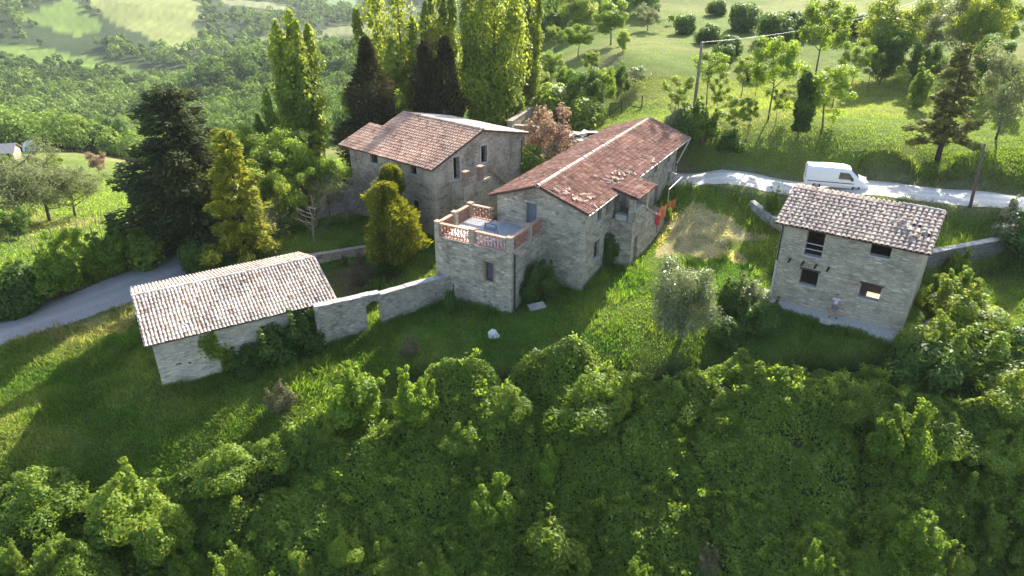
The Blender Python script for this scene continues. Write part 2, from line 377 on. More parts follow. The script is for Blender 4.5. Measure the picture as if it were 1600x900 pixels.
# roads
def road(name, line, hw, mat, lift=.02, n=9):
    V = []; Q = []; col = []
    P = [Vector(p) for p in line]
    for i, p in enumerate(P):
        t = (P[min(i+1, len(P)-1)]-P[max(i-1, 0)]); t.z = 0; t.normalize(); s = Vector((t.y, -t.x, 0))
        for k in range(n):
            f = k/(n-1)*2-1; e = hw*(1+(.035*math.sin(i*.9)+.03*math.sin(i*2.3+1)) if abs(f) == 1 else 1)
            q = p+s*f*e; V.append((q.x, q.y, p.z+lift+.05*(1-f*f)-(.05 if abs(f) == 1 else 0))); col.append((f, 0, i*.7))
    for i in range(len(P)-1):
        for k in range(n-1): a = i*n+k; Q.append((a, a+1, a+n+1, a+n))
    o = link_mesh(name, np_mesh(name, V, Q, smooth=True, col=np.array(col)), mat, kind='structure'); return o
def M_road(name, base, track, edge):
    m, n, l, b = mat_new(name); b.inputs['Roughness'].default_value = .9; b.inputs['Specular IOR Level'].default_value = .15
    at = n.new('ShaderNodeAttribute'); at.attribute_name = 'col'; sx = n.new('ShaderNodeSeparateXYZ'); l.new(at.outputs['Vector'], sx.inputs[0])
    ab = n.new('ShaderNodeMath'); ab.operation = 'ABSOLUTE'; l.new(sx.outputs[0], ab.inputs[0])
    g = n.new('ShaderNodeNewGeometry'); n1 = n.new('ShaderNodeTexNoise'); n1.inputs['Scale'].default_value = 1.1; n1.inputs['Detail'].default_value = 9; n1.inputs['Roughness'].default_value = .65
    l.new(g.outputs['Position'], n1.inputs['Vector'])
    ad = n.new('ShaderNodeMath'); ad.operation = 'MULTIPLY_ADD'; l.new(n1.outputs[0], ad.inputs[0]); ad.inputs[1].default_value = .5; l.new(ab.outputs[0], ad.inputs[2])
    r = ramp(n, [(.15, base), (.42, track), (.62, base), (.95, base), (1.18/1.3, edge)]); 
    mp = n.new('ShaderNodeMath'); mp.operation = 'MULTIPLY'; mp.inputs[1].default_value = 1/1.3; l.new(ad.outputs[0], mp.inputs[0]); l.new(mp.outputs[0], r.inputs[0])
    n2 = n.new('ShaderNodeTexNoise'); n2.inputs['Scale'].default_value = 9; n2.inputs['Detail'].default_value = 6; l.new(g.outputs['Position'], n2.inputs['Vector'])
    r2 = ramp(n, [(.3, (.78, .78, .78)), (.7, (1.12, 1.12, 1.12))]); l.new(n2.outputs[0], r2.inputs[0])
    mx = n.new('ShaderNodeMix'); mx.data_type = 'RGBA'; mx.blend_type = 'MULTIPLY'; mx.inputs[0].default_value = 1
    l.new(r.outputs[0], mx.inputs[6]); l.new(r2.outputs[0], mx.inputs[7]); l.new(mx.outputs[2], b.inputs['Base Color'])
    bu = n.new('ShaderNodeBump'); bu.inputs['Strength'].default_value = .5; bu.inputs['Distance'].default_value = .03; l.new(n2.outputs[0], bu.inputs['Height']); l.new(bu.outputs[0], b.inputs['Normal'])
    return m
road('asphalt_road', ROAD_L, 2.65, M_road('old_asphalt', (.28, .27, .26), (.33, .32, .305), (.38, .355, .29)))
road('gravel_road', ROAD_R, 2.1, M_road('white_gravel', (.52, .50, .45), (.68, .655, .60), (.40, .385, .30)))

# ------------------------------------------------------------------ building materials
def M_stone(name, cols, mortar, sx=.36, sz=.13, stain=.5, mort=.05, green=0.):
    m, n, l, b = mat_new(name); b.inputs['Roughness'].default_value = .92; b.inputs['Specular IOR Level'].default_value = .12
    uv = n.new('ShaderNodeUVMap'); uv.uv_map = 'uv'
    nz = n.new('ShaderNodeTexNoise'); nz.inputs['Scale'].default_value = 1.6; nz.inputs['Detail'].default_value = 3; l.new(uv.outputs[0], nz.inputs['Vector'])
    va = n.new('ShaderNodeVectorMath'); va.operation = 'MULTIPLY_ADD'; l.new(nz.outputs['Color'], va.inputs[0]); va.inputs[1].default_value = (.14, .14, 0); l.new(uv.outputs[0], va.inputs[2])
    mp = n.new('ShaderNodeMapping'); mp.inputs['Scale'].default_value = (1/sx, 1/sz, 1); l.new(va.outputs[0], mp.inputs[0])
    vo = n.new('ShaderNodeTexVoronoi'); vo.inputs['Scale'].default_value = 1; vo.inputs['Randomness'].default_value = .85; l.new(mp.outputs[0], vo.inputs['Vector'])
    ve = n.new('ShaderNodeTexVoronoi'); ve.feature = 'DISTANCE_TO_EDGE'; ve.inputs['Scale'].default_value = 1; ve.inputs['Randomness'].default_value = .85; l.new(mp.outputs[0], ve.inputs['Vector'])
    sp = n.new('ShaderNodeSeparateColor'); l.new(vo.outputs['Color'], sp.inputs[0])
    r = ramp(n, [(i/(len(cols)-1), c) for i, c in enumerate(cols)]); l.new(sp.outputs[0], r.inputs[0])
    er = ramp(n, [(mort*.5, (0, 0, 0)), (mort*2.2, (1, 1, 1))]); l.new(ve.outputs[0], er.inputs[0])
    mx = n.new('ShaderNodeMix'); mx.data_type = 'RGBA'; l.new(er.outputs[0], mx.inputs[0]); mx.inputs[6].default_value = tuple(mortar)+(1,); l.new(r.outputs[0], mx.inputs[7])
    # large weathering
    n2 = n.new('ShaderNodeTexNoise'); n2.inputs['Scale'].default_value = .55; n2.inputs['Detail'].default_value = 7; n2.inputs['Roughness'].default_value = .68; l.new(uv.outputs[0], n2.inputs['Vector'])
    r2 = ramp(n, [(.32, (1-stain,)*3), (.5, (.95, .95, .95)), (.72, (1.22, 1.2, 1.16))]); l.new(n2.outputs[0], r2.inputs[0])
    m2 = n.new('ShaderNodeMix'); m2.data_type = 'RGBA'; m2.blend_type = 'MULTIPLY'; m2.inputs[0].default_value = 1; l.new(mx.outputs[2], m2.inputs[6]); l.new(r2.outputs[0], m2.inputs[7])
    out = m2.outputs[2]
    n4 = n.new('ShaderNodeTexNoise'); n4.inputs['Scale'].default_value = .85; n4.inputs['Detail'].default_value = 8; n4.inputs['Roughness'].default_value = .72
    sh_ = n.new('ShaderNodeMapping'); sh_.inputs['Location'].default_value = (13, 7, 0); l.new(uv.outputs[0], sh_.inputs[0]); l.new(sh_.outputs[0], n4.inputs['Vector'])
    r4 = ramp(n, [(.50, (0, 0, 0)), (.62, (.62,)*3)]); l.new(n4.outputs[0], r4.inputs[0])
    m4 = n.new('ShaderNodeMix'); m4.data_type = 'RGBA'; l.new(r4.outputs[0], m4.inputs[0]); l.new(out, m4.inputs[6]); m4.inputs[7].default_value = tuple(c*1.18 for c in mortar)+(1,); out = m4.outputs[2]
    n3 = n.new('ShaderNodeTexNoise'); n3.inputs['Scale'].default_value = 1.3; n3.inputs['Detail'].default_value = 6; l.new(uv.outputs[0], n3.inputs['Vector'])
    if green:
        r3 = ramp(n, [(.56, (0, 0, 0)), (.7, (green,)*3)]); l.new(n3.outputs[0], r3.inputs[0])
        m3 = n.new('ShaderNodeMix'); m3.data_type = 'RGBA'; l.new(r3.outputs[0], m3.inputs[0]); l.new(out, m3.inputs[6]); m3.inputs[7].default_value = (.10, .12, .06, 1); out = m3.outputs[2]
    l.new(out, b.inputs['Base Color'])
    bu = n.new('ShaderNodeBump'); bu.inputs['Strength'].default_value = .8; bu.inputs['Distance'].default_value = .04
    mm = n.new('ShaderNodeMath'); mm.operation = 'MULTIPLY_ADD'; l.new(sp.outputs[1], mm.inputs[0]); mm.inputs[1].default_value = .5; l.new(er.outputs[0], mm.inputs[2])
    l.new(mm.outputs[0], bu.inputs['Height']); l.new(bu.outputs[0], b.inputs['Normal'])
    return m
def M_tile(name, cols, lichen=(.42, .40, .34), lich=.35):
    m, n, l, b = mat_new(name); b.inputs['Roughness'].default_value = .85; b.inputs['Specular IOR Level'].default_value = .2
    at = n.new('ShaderNodeAttribute'); at.attribute_name = 'var'
    r = ramp(n, [(i/(len(cols)-1), c) for i, c in enumerate(cols)]); l.new(at.outputs['Fac'], r.inputs[0])
    g = n.new('ShaderNodeNewGeometry'); n1 = n.new('ShaderNodeTexNoise'); n1.inputs['Scale'].default_value = 4.5; n1.inputs['Detail'].default_value = 7; n1.inputs['Roughness'].default_value = .7; l.new(g.outputs['Position'], n1.inputs['Vector'])
    r1 = ramp(n, [(.48, (0, 0, 0)), (.68, (lich,)*3)]); l.new(n1.outputs[0], r1.inputs[0])
    mx = n.new('ShaderNodeMix'); mx.data_type = 'RGBA'; l.new(r1.outputs[0], mx.inputs[0]); l.new(r.outputs[0], mx.inputs[6]); mx.inputs[7].default_value = lichen+(1,)
    n2 = n.new('ShaderNodeTexNoise'); n2.inputs['Scale'].default_value = .5; n2.inputs['Detail'].default_value = 5; l.new(g.outputs['Position'], n2.inputs['Vector'])
    r2 = ramp(n, [(.3, (.72, .72, .74)), (.7, (1.15, 1.13, 1.1))]); l.new(n2.outputs[0], r2.inputs[0])
    m2 = n.new('ShaderNodeMix'); m2.data_type = 'RGBA'; m2.blend_type = 'MULTIPLY'; m2.inputs[0].default_value = 1; l.new(mx.outputs[2], m2.inputs[6]); l.new(r2.outputs[0], m2.inputs[7])
    l.new(m2.outputs[2], b.inputs['Base Color']); return m
ST_MAIN = M_stone('grey_fieldstone', [(0.245, 0.208, 0.162), (0.423, 0.364, 0.283), (0.534, 0.460, 0.354), (0.368, 0.321, 0.253), (0.623, 0.545, 0.435), (0.467, 0.395, 0.304)], (0.401, 0.353, 0.278), .43, .16, .5, .05, .4)
ST_B = M_stone('warm_fieldstone', [(0.234, 0.192, 0.147), (0.378, 0.310, 0.232), (0.501, 0.417, 0.314), (0.322, 0.272, 0.207), (0.557, 0.471, 0.365)], (0.445, 0.379, 0.299), .42, .18, .5, .07, .1)
ST_R = M_stone('beige_coursed_stone', [(0.334, 0.278, 0.202), (0.467, 0.395, 0.293), (0.568, 0.486, 0.365), (0.412, 0.353, 0.268), (0.646, 0.556, 0.430), (0.501, 0.411, 0.293)], (0.412, 0.359, 0.278), .50, .15, .35, .05)
ST_S = M_stone('pale_limewashed_stone', [(0.378, 0.332, 0.268), (0.534, 0.471, 0.380), (0.623, 0.556, 0.445), (0.467, 0.417, 0.333), (0.690, 0.620, 0.506)], (0.534, 0.476, 0.390), .44, .15, .42, .05, .15)
ST_W = M_stone('mossy_wall_stone', [(0.223, 0.198, 0.156), (0.378, 0.337, 0.268), (0.512, 0.460, 0.375), (0.322, 0.288, 0.232), (0.601, 0.535, 0.445)], (0.346, 0.310, 0.248), .34, .13, .55, .06, .5)
T_MAIN = M_tile('old_red_tiles', [(0.175, 0.083, 0.056), (0.288, 0.132, 0.086), (0.350, 0.167, 0.112), (0.402, 0.221, 0.155), (0.567, 0.402, 0.292)], (0.474, 0.363, 0.284), .5)
T_B = M_tile('pinkish_tiles', [(0.280, 0.157, 0.107), (0.460, 0.274, 0.196), (0.550, 0.353, 0.254), (0.580, 0.412, 0.307), (0.620, 0.480, 0.365)], (0.440, 0.363, 0.276), .4)
T_S = M_tile('bleached_and_sunlit_tiles', [(0.213, 0.142, 0.101), (0.446, 0.342, 0.264), (0.563, 0.475, 0.396), (0.621, 0.541, 0.458), (0.679, 0.608, 0.519)], (0.621, 0.570, 0.493), .5)
T_R = M_tile('beige_grey_tiles', [(.22, .17, .14), (.36, .285, .24), (.43, .34, .28), (.42, .36, .315), (.56, .46, .36), (.66, .58, .50)], (.40, .375, .34), .5)
DECK = simple('dark_roof_underlay', (.10, .062, .05), .9, var=.3, scale=9)
WOOD_D = simple('dark_timber', (.07, .05, .038), .8, var=.25, scale=14)
WOOD_P = simple('pale_timber', (.36, .27, .17), .75, var=.2, scale=14)
BRICK = M_stone('orange_brick', [(.30, .13, .08), (.40, .18, .11), (.36, .155, .10), (.45, .23, .15)], (.40, .33, .27), .25, .07, .25, .08)
TERRA = simple('terracotta', (.45, .235, .15), .8, var=.3, scale=8)
COPE = simple('pale_terracotta_coping', (.43, .28, .20), .85, var=.2, scale=7)
SCREED = simple('grey_blue_screed', (.42, .42, .43), .8, var=.14, scale=2.2)
CONC = simple('weathered_concrete', (.42, .40, .37), .9, var=.28, scale=2.6)
SILL = simple('pale_stone_sill', (.48, .46, .42), .85, var=.15, scale=6)
METAL_L = simple('light_painted_metal', (.55, .53, .50), .5, .2, .1)
METAL_D = simple('dark_metal', (.06, .06, .065), .5, .6, .1)
PLASTER = simple('old_plaster', (.50, .44, .36), .9, var=.18, scale=2.5)
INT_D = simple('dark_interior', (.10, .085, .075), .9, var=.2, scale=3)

# ------------------------------------------------------------------ building helpers
def up(v, z): return Vector((v.x, v.y, z))
def hit(o, d, px, py):
    r = ray(px, py); det = r[0]*(-d.y)+d.x*r[1]
    t = (o.x*(-d.y)+d.x*o.y)/det
    s = (r[0]*t-o.x)/d.x if abs(d.x) > abs(d.y) else (r[1]*t-o.y)/d.y
    return s, CZ+r[2]*t
def wall_panel(mb, o, d, n, L, zb, top, ops=(), th=.45, inner=True):
    """one stone wall seen from outside, with real openings, reveals and an inner face"""
    o = up(o, 0)
    if not hasattr(top, '__len__'): top = [(0, top), (L, top)]
    def tz(s):
        for (a, za), (b, zb_) in zip(top[:-1], top[1:]):
            if a-1e-6 <= s <= b+1e-6: return za+(zb_-za)*(s-a)/max(b-a, 1e-6)
        return top[-1][1]
    S = sorted(set([0, L]+[t[0] for t in top]+[e for q in ops for e in q[:2]]))
    ref = up(n, 0).cross(Vector((0, 0, 1))).dot(d) < 0
    for off, flip in ((0, False), (-th, True)) if inner else ((0, False),):
        P = lambda s, z: o+d*s+n*off+Vector((0, 0, z))
        for a, b in zip(S[:-1], S[1:]):
            if b-a < 1e-5: continue
            here = sorted([(q[2], q[3]) for q in ops if q[0] < (a+b)/2 < q[1]])
            z0 = zb; spans = []
            for p, q in here: spans.append((z0, p, False)); z0 = q
            spans.append((z0, None, True))
            for lo, hi, last in spans:
                za, zb2 = (tz(a), tz(b)) if last else (hi, hi)
                if max(za, zb2)-lo < 1e-4: continue
                k = max(1, int((b-a)/2.5))
                f = [P(a, lo), P(b, lo), P(b, zb2), P(a, za)]; u = [(a, lo), (b, lo), (b, zb2), (a, za)]
                if ref != flip: f = f[::-1]; u = u[::-1]
                mb.face(f, u)
    if inner:
        for q in ops:
            s0, s1, z0, z1 = q[:4]; sides = q[4] if len(q) > 4 else 'lrbt'
            P = lambda s, z, k: o+d*s+n*(-th*k)+Vector((0, 0, z))
            if 'l' in sides: mb.face([P(s0, z0, 0), P(s0, z1, 0), P(s0, z1, 1), P(s0, z0, 1)], [(0, z0), (0, z1), (th, z1), (th, z0)])
            if 'r' in sides: mb.face([P(s1, z0, 0), P(s1, z0, 1), P(s1, z1, 1), P(s1, z1, 0)], [(0, z0), (th, z0), (th, z1), (0, z1)])
            if 'b' in sides: mb.face([P(s0, z0, 0), P(s0, z0, 1), P(s1, z0, 1), P(s1, z0, 0)], [(s0, 0), (s0, th), (s1, th), (s1, 0)])
            if 't' in sides: mb.face([P(s0, z1, 0), P(s1, z1, 0), P(s1, z1, 1), P(s0, z1, 1)], [(s0, 0), (s1, 0), (s1, th), (s0, th)])
def window(par, o, d, n, op, name='window', sill=True, frame=None, lintel=WOOD_D, bars=0, pane=None, th=.45):
    s0, s1, z0, z1 = op[:4]; o = up(o, 0); Z = Vector((0, 0, 1))
    m = MB()
    m.box(o+d*(s0-.1)+n*.015+Z*(z1), d*(s1-s0+.2), -n*.2, Z*.13)                 # lintel
    w_ = m.build(name, lintel, par)
    if sill:
        m = MB(); m.box(o+d*(s0-.06)+n*.05+Z*(z0-.09), d*(s1-s0+.12), -n*(th-.05), Z*.1); m.build('sill', SILL, w_)
    if frame:
        m = MB(); e = .07
        b = o-n*.24
        for a, c in ((s0, s0+e), (s1-e, s1)): m.box(b+d*a+Z*(z0+.02), d*(c-a), -n*.06, Z*(z1-z0-.04))
        for a, c in ((z0+.02, z0+.02+e), (z1-e-.02, z1-.02)): m.box(b+d*(s0+e)+Z*a, d*(s1-s0-2*e), -n*.06, Z*(c-a))
        for k in range(bars): m.box(b+d*(s0+(k+1)*(s1-s0)/(bars+1)-.02)+Z*(z0+.09), d*.04, -n*.05, Z*(z1-z0-.18))
        m.build('frame', frame, w_)
    if pane:
        m = MB(); b = o-n*.27; m.box(b+d*(s0+.075)+Z*(z0+.095), d*(s1-s0-.15), -n*.012, Z*(z1-z0-.19)); m.build('pane', pane, w_)
    return w_
def tile_slope(par, e0, along, L, upv, S, mat, col=.25, row=.36, r=.1, name='roof', seed=1, skip=None, orange=.06, deck=DECK, lift=.0, big=1.0, jit=.012):
    """a roof slope: timber deck and rows of half-round clay tiles, each its own piece of clay"""
    rr = random.Random(seed); nrm = along.cross(upv).normalized()
    if nrm.z < 0: nrm = -nrm
    D = MB(); D.box(e0-nrm*.11, along*L, upv*S, nrm*.11)
    d = D.build(name, deck, par)
    T = MB(); nc_ = int(L/col); c = L/nc_; nr_ = int(S/row)+1; rw = S/nr_
    A = [math.pi*k/5 for k in range(6)]
    for i in range(nc_):
        for j in range(nr_):
            if skip and skip((i+.5)/nc_, (j+.5)/nr_): continue
            v = min(.98, max(.02, rr.gauss(.55, .2)))
            if rr.random() < orange: v = rr.uniform(0, .15)
            p = e0+along*((i+.5)*c+rr.gauss(0, jit))+upv*(j*rw-.06+rr.gauss(0, jit*1.4))
            tw = along*rr.gauss(0, jit)
            ln = rw*1.12+.03
            lo = [p+along*(math.cos(a)*r)+nrm*(math.sin(a)*r*.92+.035) for a in A]
            hi = [p+tw+upv*ln+along*(math.cos(a)*r*.80)+nrm*(math.sin(a)*r*.72+.008) for a in A]
            for k in range(5): T.face([lo[k+1], lo[k], hi[k], hi[k+1]], c=v)
            # thickness of the lower lip
            li = [p+along*(math.cos(a)*(r-.02))+nrm*(math.sin(a)*(r-.02)*.92+.03) for a in A]
            for k in range(5): T.face([lo[k], lo[k+1], li[k+1], li[k]], c=v*.8)
    # channel tiles between, seen as sunken strips
    for i in range(nc_+1):
        for j in range(nr_):
            v = min(.6, max(.0, rr.gauss(.16, .10))); x0 = max(0, i*c-.11); x1 = min(L, i*c+.11)
            p = e0+upv*(j*rw)
            h0, h1 = .030, .006
            xm = (x0+x1)/2
            T.face([p+along*x0+nrm*(h0+.03), p+along*xm+nrm*h0, p+along*xm+upv*rw*1.02+nrm*h1, p+along*x0+upv*rw*1.02+nrm*(h1+.03)], c=v)
            T.face([p+along*xm+nrm*h0, p+along*x1+nrm*(h0+.03), p+along*x1+upv*rw*1.02+nrm*(h1+.03), p+along*xm+upv*rw*1.02+nrm*h1], c=v)
    T.build('tiles', mat, d); return d
def ridge_row(par, p0, along, L, mat, r=.13, seg=.4, seed=3, name='ridge_tiles', skip=0):
    rr = random.Random(seed); T = MB(); side = Vector((-along.y, along.x, 0)); Z = Vector((0, 0, 1)); n_ = int(L/seg)
    for i in range(n_):
        if rr.random() < skip: continue
        v = rr.uniform(.35, .95); p = p0+along*(i*seg)+Z*rr.gauss(0, .008); q = p+along*(seg*1.08)
        A = [math.pi*k/6 for k in range(7)]
        lo = [p+side*math.cos(a)*r+Z*(math.sin(a)*r+.02) for a in A]; hi = [q+side*math.cos(a)*r*.86+Z*(math.sin(a)*r*.86) for a in A]
        for k in range(6): T.face([lo[k], lo[k+1], hi[k+1], hi[k]], c=v)
    return T.build(name, mat, par)
Z1 = Vector((0, 0, 1))
# ------------------------------------------------------------------ the long farmhouse
fh = thing('farmhouse', 'long stone farmhouse with red-brown tiled roof and a brick-railed terrace at its near end', 'house', up(M0, 0))
LM, WM, EM, RM = 20.0, 7.0, 6.10, 7.38
wl = MB(); NL = -MN
ops_g = [(3.74, 4.58, 4.08, 6.0)]
wall_panel(wl, M0, NL, -MA, WM, -1.8, [(0, EM), (WM/2, RM), (WM, EM)], ops_g)
ops_r = [(2.0, 3.0, 1.55, 3.1), (3.85, 4.6, 1.0, 3.1), (2.3, 3.05, 4.55, 5.65), (3.85, 4.5, 4.5, 5.7), (5.45, 6.35, 3.95, 5.85), (14.2, 14.9, 4.8, 5.75), (17.5, 18.2, 4.8, 5.75), (14.8, 15.7, 1.6, 3.5), (18.0, 18.8, 2.2, 3.9)]
wall_panel(wl, M0, MA, MN, LM, -1.8, EM, ops_r)
wall_panel(wl, M0+NL*WM, MA, NL, LM, -1.8, EM)
wall_panel(wl, M0+MA*LM, NL, MA, WM, -1.8, [(0, EM), (WM/2, RM), (WM, EM)])
fw = wl.build('wall', ST_MAIN, fh)
for q in ops_r[:4]+ops_r[5:7]: window(fh, M0, MA, MN, q, frame=WOOD_D if q[3]-q[2] < 1.6 else None, lintel=SILL)
for q in (ops_r[4], ops_r[7], ops_r[8]): window(fh, M0, MA, MN, q, name='doorway', sill=False, lintel=SILL)
dw = window(fh, M0, NL, -MA, ops_g[0], name='doorway', sill=False, lintel=CONC)
m = MB(); m.box(M0+NL*3.76-MA*-.22+Z1*4.1, NL*.80, MA*.05, Z1*1.86); m.build('door', simple('blue_grey_door', (.13, .15, .18), .6), dw)
# inner floor so that the rooms are dark rooms
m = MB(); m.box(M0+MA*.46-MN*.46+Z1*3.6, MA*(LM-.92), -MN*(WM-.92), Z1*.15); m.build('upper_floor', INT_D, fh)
uM = Vector((0, 0, 0))-MN*3.97+Z1*1.36; SM = uM.length; uM.normalize()
rx = lambda a, b: (.02 < a < .17 and .12 < b < .42 and rr_s.random() < .0)
rr_s = random.Random(4)
re0 = up(M0-MA*.42+MN*.47, 6.12)
ro = tile_slope(fh, re0, MA, 22.6, uM, SM, T_MAIN, .255, .37, .098, seed=5, orange=.10)
uM2 = (MN*3.97+Z1*1.36).normalized()
le0 = up(M0-MA*.42+NL*(WM+.47), 6.12)
tile_slope(fh, le0, MA, 22.6, uM2, SM, T_MAIN, .255, .37, .098, seed=6, orange=.30)
ridge_row(fh, up(M0-MA*.42+NL*3.5, 7.49), MA, 22.6, T_S, .15, .42)
m = MB(); m.box(up(M0-MA*.42+NL*3.5-NL*.16, 7.40), MA*22.6, NL*.32, Z1*.09); m.build('ridge_mortar', simple('pinkish_mortar', (.52, .43, .37), .9), fh)
# loose and broken tiles on the near end of the right-hand slope
T = MB(); rr = random.Random(8); nM = MA.cross(uM).normalized(); nM = nM if nM.z > 0 else -nM
def loose(mb, p, sz, rr):
    a = rr.uniform(0, 6.28); x = (MA*math.cos(a)+uM*math.sin(a)); y = nM.cross(x)
    L_ = rr.uniform(.22, .42)*sz; r = .085*sz; v = rr.uniform(.6, 1.)
    tl = nM*rr.uniform(.0, .12)
    A = [math.pi*k/4 for k in range(5)]
    lo = [p+y*math.cos(t)*r+nM*math.sin(t)*r for t in A]; hi = [q+x*L_+tl for q in lo]
    for k in range(4): mb.face([lo[k], lo[k+1], hi[k+1], hi[k]], c=v)
for (s0, t0, s1, t1, cnt) in ((.7, 3.0, 1.2, .3, 20), (1.5, 2.6, 2.4, .6, 8), (5.0, 1.5, 7.0, .9, 12), (6.2, .9, 8.6, .5, 9), (8.0, 1.2, 9.5, .3, 10), (12.6, .5, 13.4, .3, 5), (4, 2, 12, 1, 10)):
    for k in range(cnt):
        f = rr.random(); p = re0+MA*(s0+(s1-s0)*f+rr.gauss(0, .18))+uM*(t0+(t1-t0)*f+rr.gauss(0, .15))+nM*.12
        loose(T, p, rr.uniform(.8, 1.15), rr)
T.build('loose_tiles', T_B, fh, label='pale upturned tiles lying loose near the eave')['kind'] = 'stuff'
m = MB(); m.tube([re0-uM*.06-Z1*.05+MA*s for s in (0, 9, 13.5)], .06, 6); m.tube([re0-uM*.06-Z1*.05+MA*s for s in (13.6, 22.6)], .06, 6); m.build('gutter', METAL_L, fh)
# entrance porch with its loggia and outside stair
pw = MB(); P0 = M0+MA*4.95+MN*1.75
wall_panel(pw, M0+MA*4.95+MN*.0, MN, -MA, 1.75, -1, 3.9, [], .35)                               # flank facing the near end
wall_panel(pw, P0, MA, MN, 6.7, -1, [(0, 4.75), (1.75, 4.75), (6.7, 2.0)], [(.62, 1.42, .35, 2.5)], .35)
wall_panel(pw, M0+MA*11.65, MN, MA, 1.75, -1, 2.0, [], .35)
pw.box(up(M0+MA*4.95+MN*1.33, 3.9), MA*.42, MN*.42, Z1*1.85)                                    # corner pillar
pw.box(up(M0+MA*7.75+MN*.02, 3.9), MA*.35, MN*1.72, Z1*2.0)                                     # far side of the loggia
pw.box(up(M0+MA*7.68+MN*1.33, 3.9), MA*.42, MN*.42, Z1*1.85)
for k in range(13): pw.box(up(M0+MA*(8.1+k*.27)+MN*.02, .2), MA*.27, MN*1.36, Z1*(3.55-k*.24))
pw.box(up(M0+MA*5.0+MN*.02, 3.6), MA*3.0, MN*1.34, Z1*.3)
po = pw.build('porch', ST_MAIN, fh)
m = MB(); m.box(P0+MA*(-.03)-MN*.4+Z1*4.75, MA*1.8, MN*.46, Z1*.07)
q = [P0+MA*1.77-MN*.4+Z1*4.75, P0+MA*6.75-MN*.4+Z1*2.0]
m.box(q[0], q[1]-q[0], MN*.46, Z1*.08); m.box(up(M0+MA*5.05+MN*.3, 3.9), MA*.5, MN*.9, Z1*.45); m.build('coping', SILL, po)
m = MB(); m.box(up(M0+MA*7.72+MN*.05, 3.92), MA*.03, MN*1.26, Z1*1.95); m.build('plaster', PLASTER, po)
uP = (-MN*2.15+Z1*.52); SP = uP.length; uP.normalize()
tile_slope(po, up(M0+MA*4.7+MN*2.15, 5.9), MA, 3.7, uP, SP, T_MAIN, .255, .37, .098, name='porch_roof', seed=9)
# roof terrace block
TL, TD = 6.25, 4.65
T0 = M0+NL*3.17-MA*TD                         # near corner of the terrace block
tw_ = MB(); ops_t = [(1.43, 2.1, 1.55, 3.05)]
wall_panel(tw_, T0, NL, -MA, TL, -2.6, 4.075, ops_t)
wall_panel(tw_, T0, MA, MN, TD, -2.6, 4.075)
wall_panel(tw_, T0+NL*TL, MA, NL, TD, -2.6, 4.075)
wall_panel(tw_, M0+NL*7.05, NL, MA, TL-3.9, -2.6, 4.075)
tb = tw_.build('terrace_block', ST_MAIN, fh)
wn = window(tb, T0, NL, -MA, ops_t[0], frame=WOOD_D, sill=False, lintel=BRICK, pane=simple('dusty_glass', (.10, .11, .13), .15))
for sgn, s in ((-1, 1.43), (1, 2.1)):
    m = MB()
    for k in range(11):
        wd = .20 if k % 2 else .10
        m.box(T0+NL*(s if sgn > 0 else s-wd)-MA*.012+Z1*(1.5+k*.15), NL*wd, MA*.1, Z1*.13)
    m.build('brick_jamb', BRICK, wn)
m = MB(); m.box(up(T0+MA*.006+NL*.006, 3.96), NL*(TL-.012), MA*(TD-.012), Z1*.12); m.build('terrace_floor', SCREED, fh)
PH = 1.02; FZ = 4.08
def lattice(o, d, n, L, name='lattice_panel'):
    """openwork panel of stacked half-round clay tiles"""
    M = MB(); rows = 4; ch = (PH-.16)/rows; cw = .235; k_ = int(L/cw); cw = L/k_
    for j in range(rows):
        for i in range(k_):
            c0 = o+d*((i+.5)*cw)+Z1*(j*ch)
            s_ = 1 if (i+j) % 2 else -1
            A = [math.pi*t/5 for t in range(6)]; ro_, ri_ = ch*.5, ch*.5-.035
            f = lambda a, r: c0+d*(s_*math.sin(a)*r*1.05-s_*cw*.22)+Z1*(ch*.5-math.cos(a)*r)
            for t in range(5):
                a, b = A[t], A[t+1]; v = rr.random()
                p = [f(a, ro_), f(b, ro_), f(b, ri_), f(a, ri_)]
                fr = [x+n*.07 for x in p]; bk = [x-n*.07 for x in p]
                M.face(fr, c=v); M.face(bk[::-1], c=v); M.face([fr[0], fr[1], bk[1], bk[0]], c=v); M.face([fr[3], fr[2], bk[2], bk[3]], c=v)
    M.box(o-n*.09, d*L, n*.18, Z1*.03)
    return M.build(name, TERRA, fh)
def pier(p, h=1.05): 
    m = MB(); m.cbox(p+Z1*(h/2), NL, MA, Z1, (.38, .38, h)); q_ = m.build('pier', ST_R, fh)
    m = MB(); m.cbox(p+Z1*(h+.035), NL, MA, Z1, (.43, .43, .06)); m.build('cap', COPE, q_)
def cope(o, d, n, L): m = MB(); m.box(o-n*.15+Z1*(PH-.10), d*L, n*.30, Z1*.08); m.build('coping', COPE, fh)
F = lambda a, b: up(T0+NL*a+MA*b, FZ)
e = .2
for a, b in ((e, e), (TL/2, e), (TL-e, e), (TL-e, TD*.5), (TL-e, TD-e), (e, TD*.6)): pier(F(a, b))
segs = [(F(.39, e), NL, -MA, TL/2-.58), (F(TL/2+.19, e), NL, -MA, TL/2-.58), (F(TL-e, .39), MA, NL, TD*.5-.58), (F(TL-e, TD*.5+.19), MA, NL, TD*.5-.58),
        (F(4.05, TD-e), NL, MA, TL-4.05-.39), (F(e, .39), MA, MN, TD*.6-.58), (F(e, TD*.6+.19), MA, MN, TD*.4-.2)]
for o, d, n, L in segs:
    lattice(o, d, n, L); cope(o, d, n, L)
m = MB(); m.tube([up(T0+MN*.09+MA*.35, z) for z in (-1, 3.9)], .055); m.build('drainpipe', METAL_D, fh)

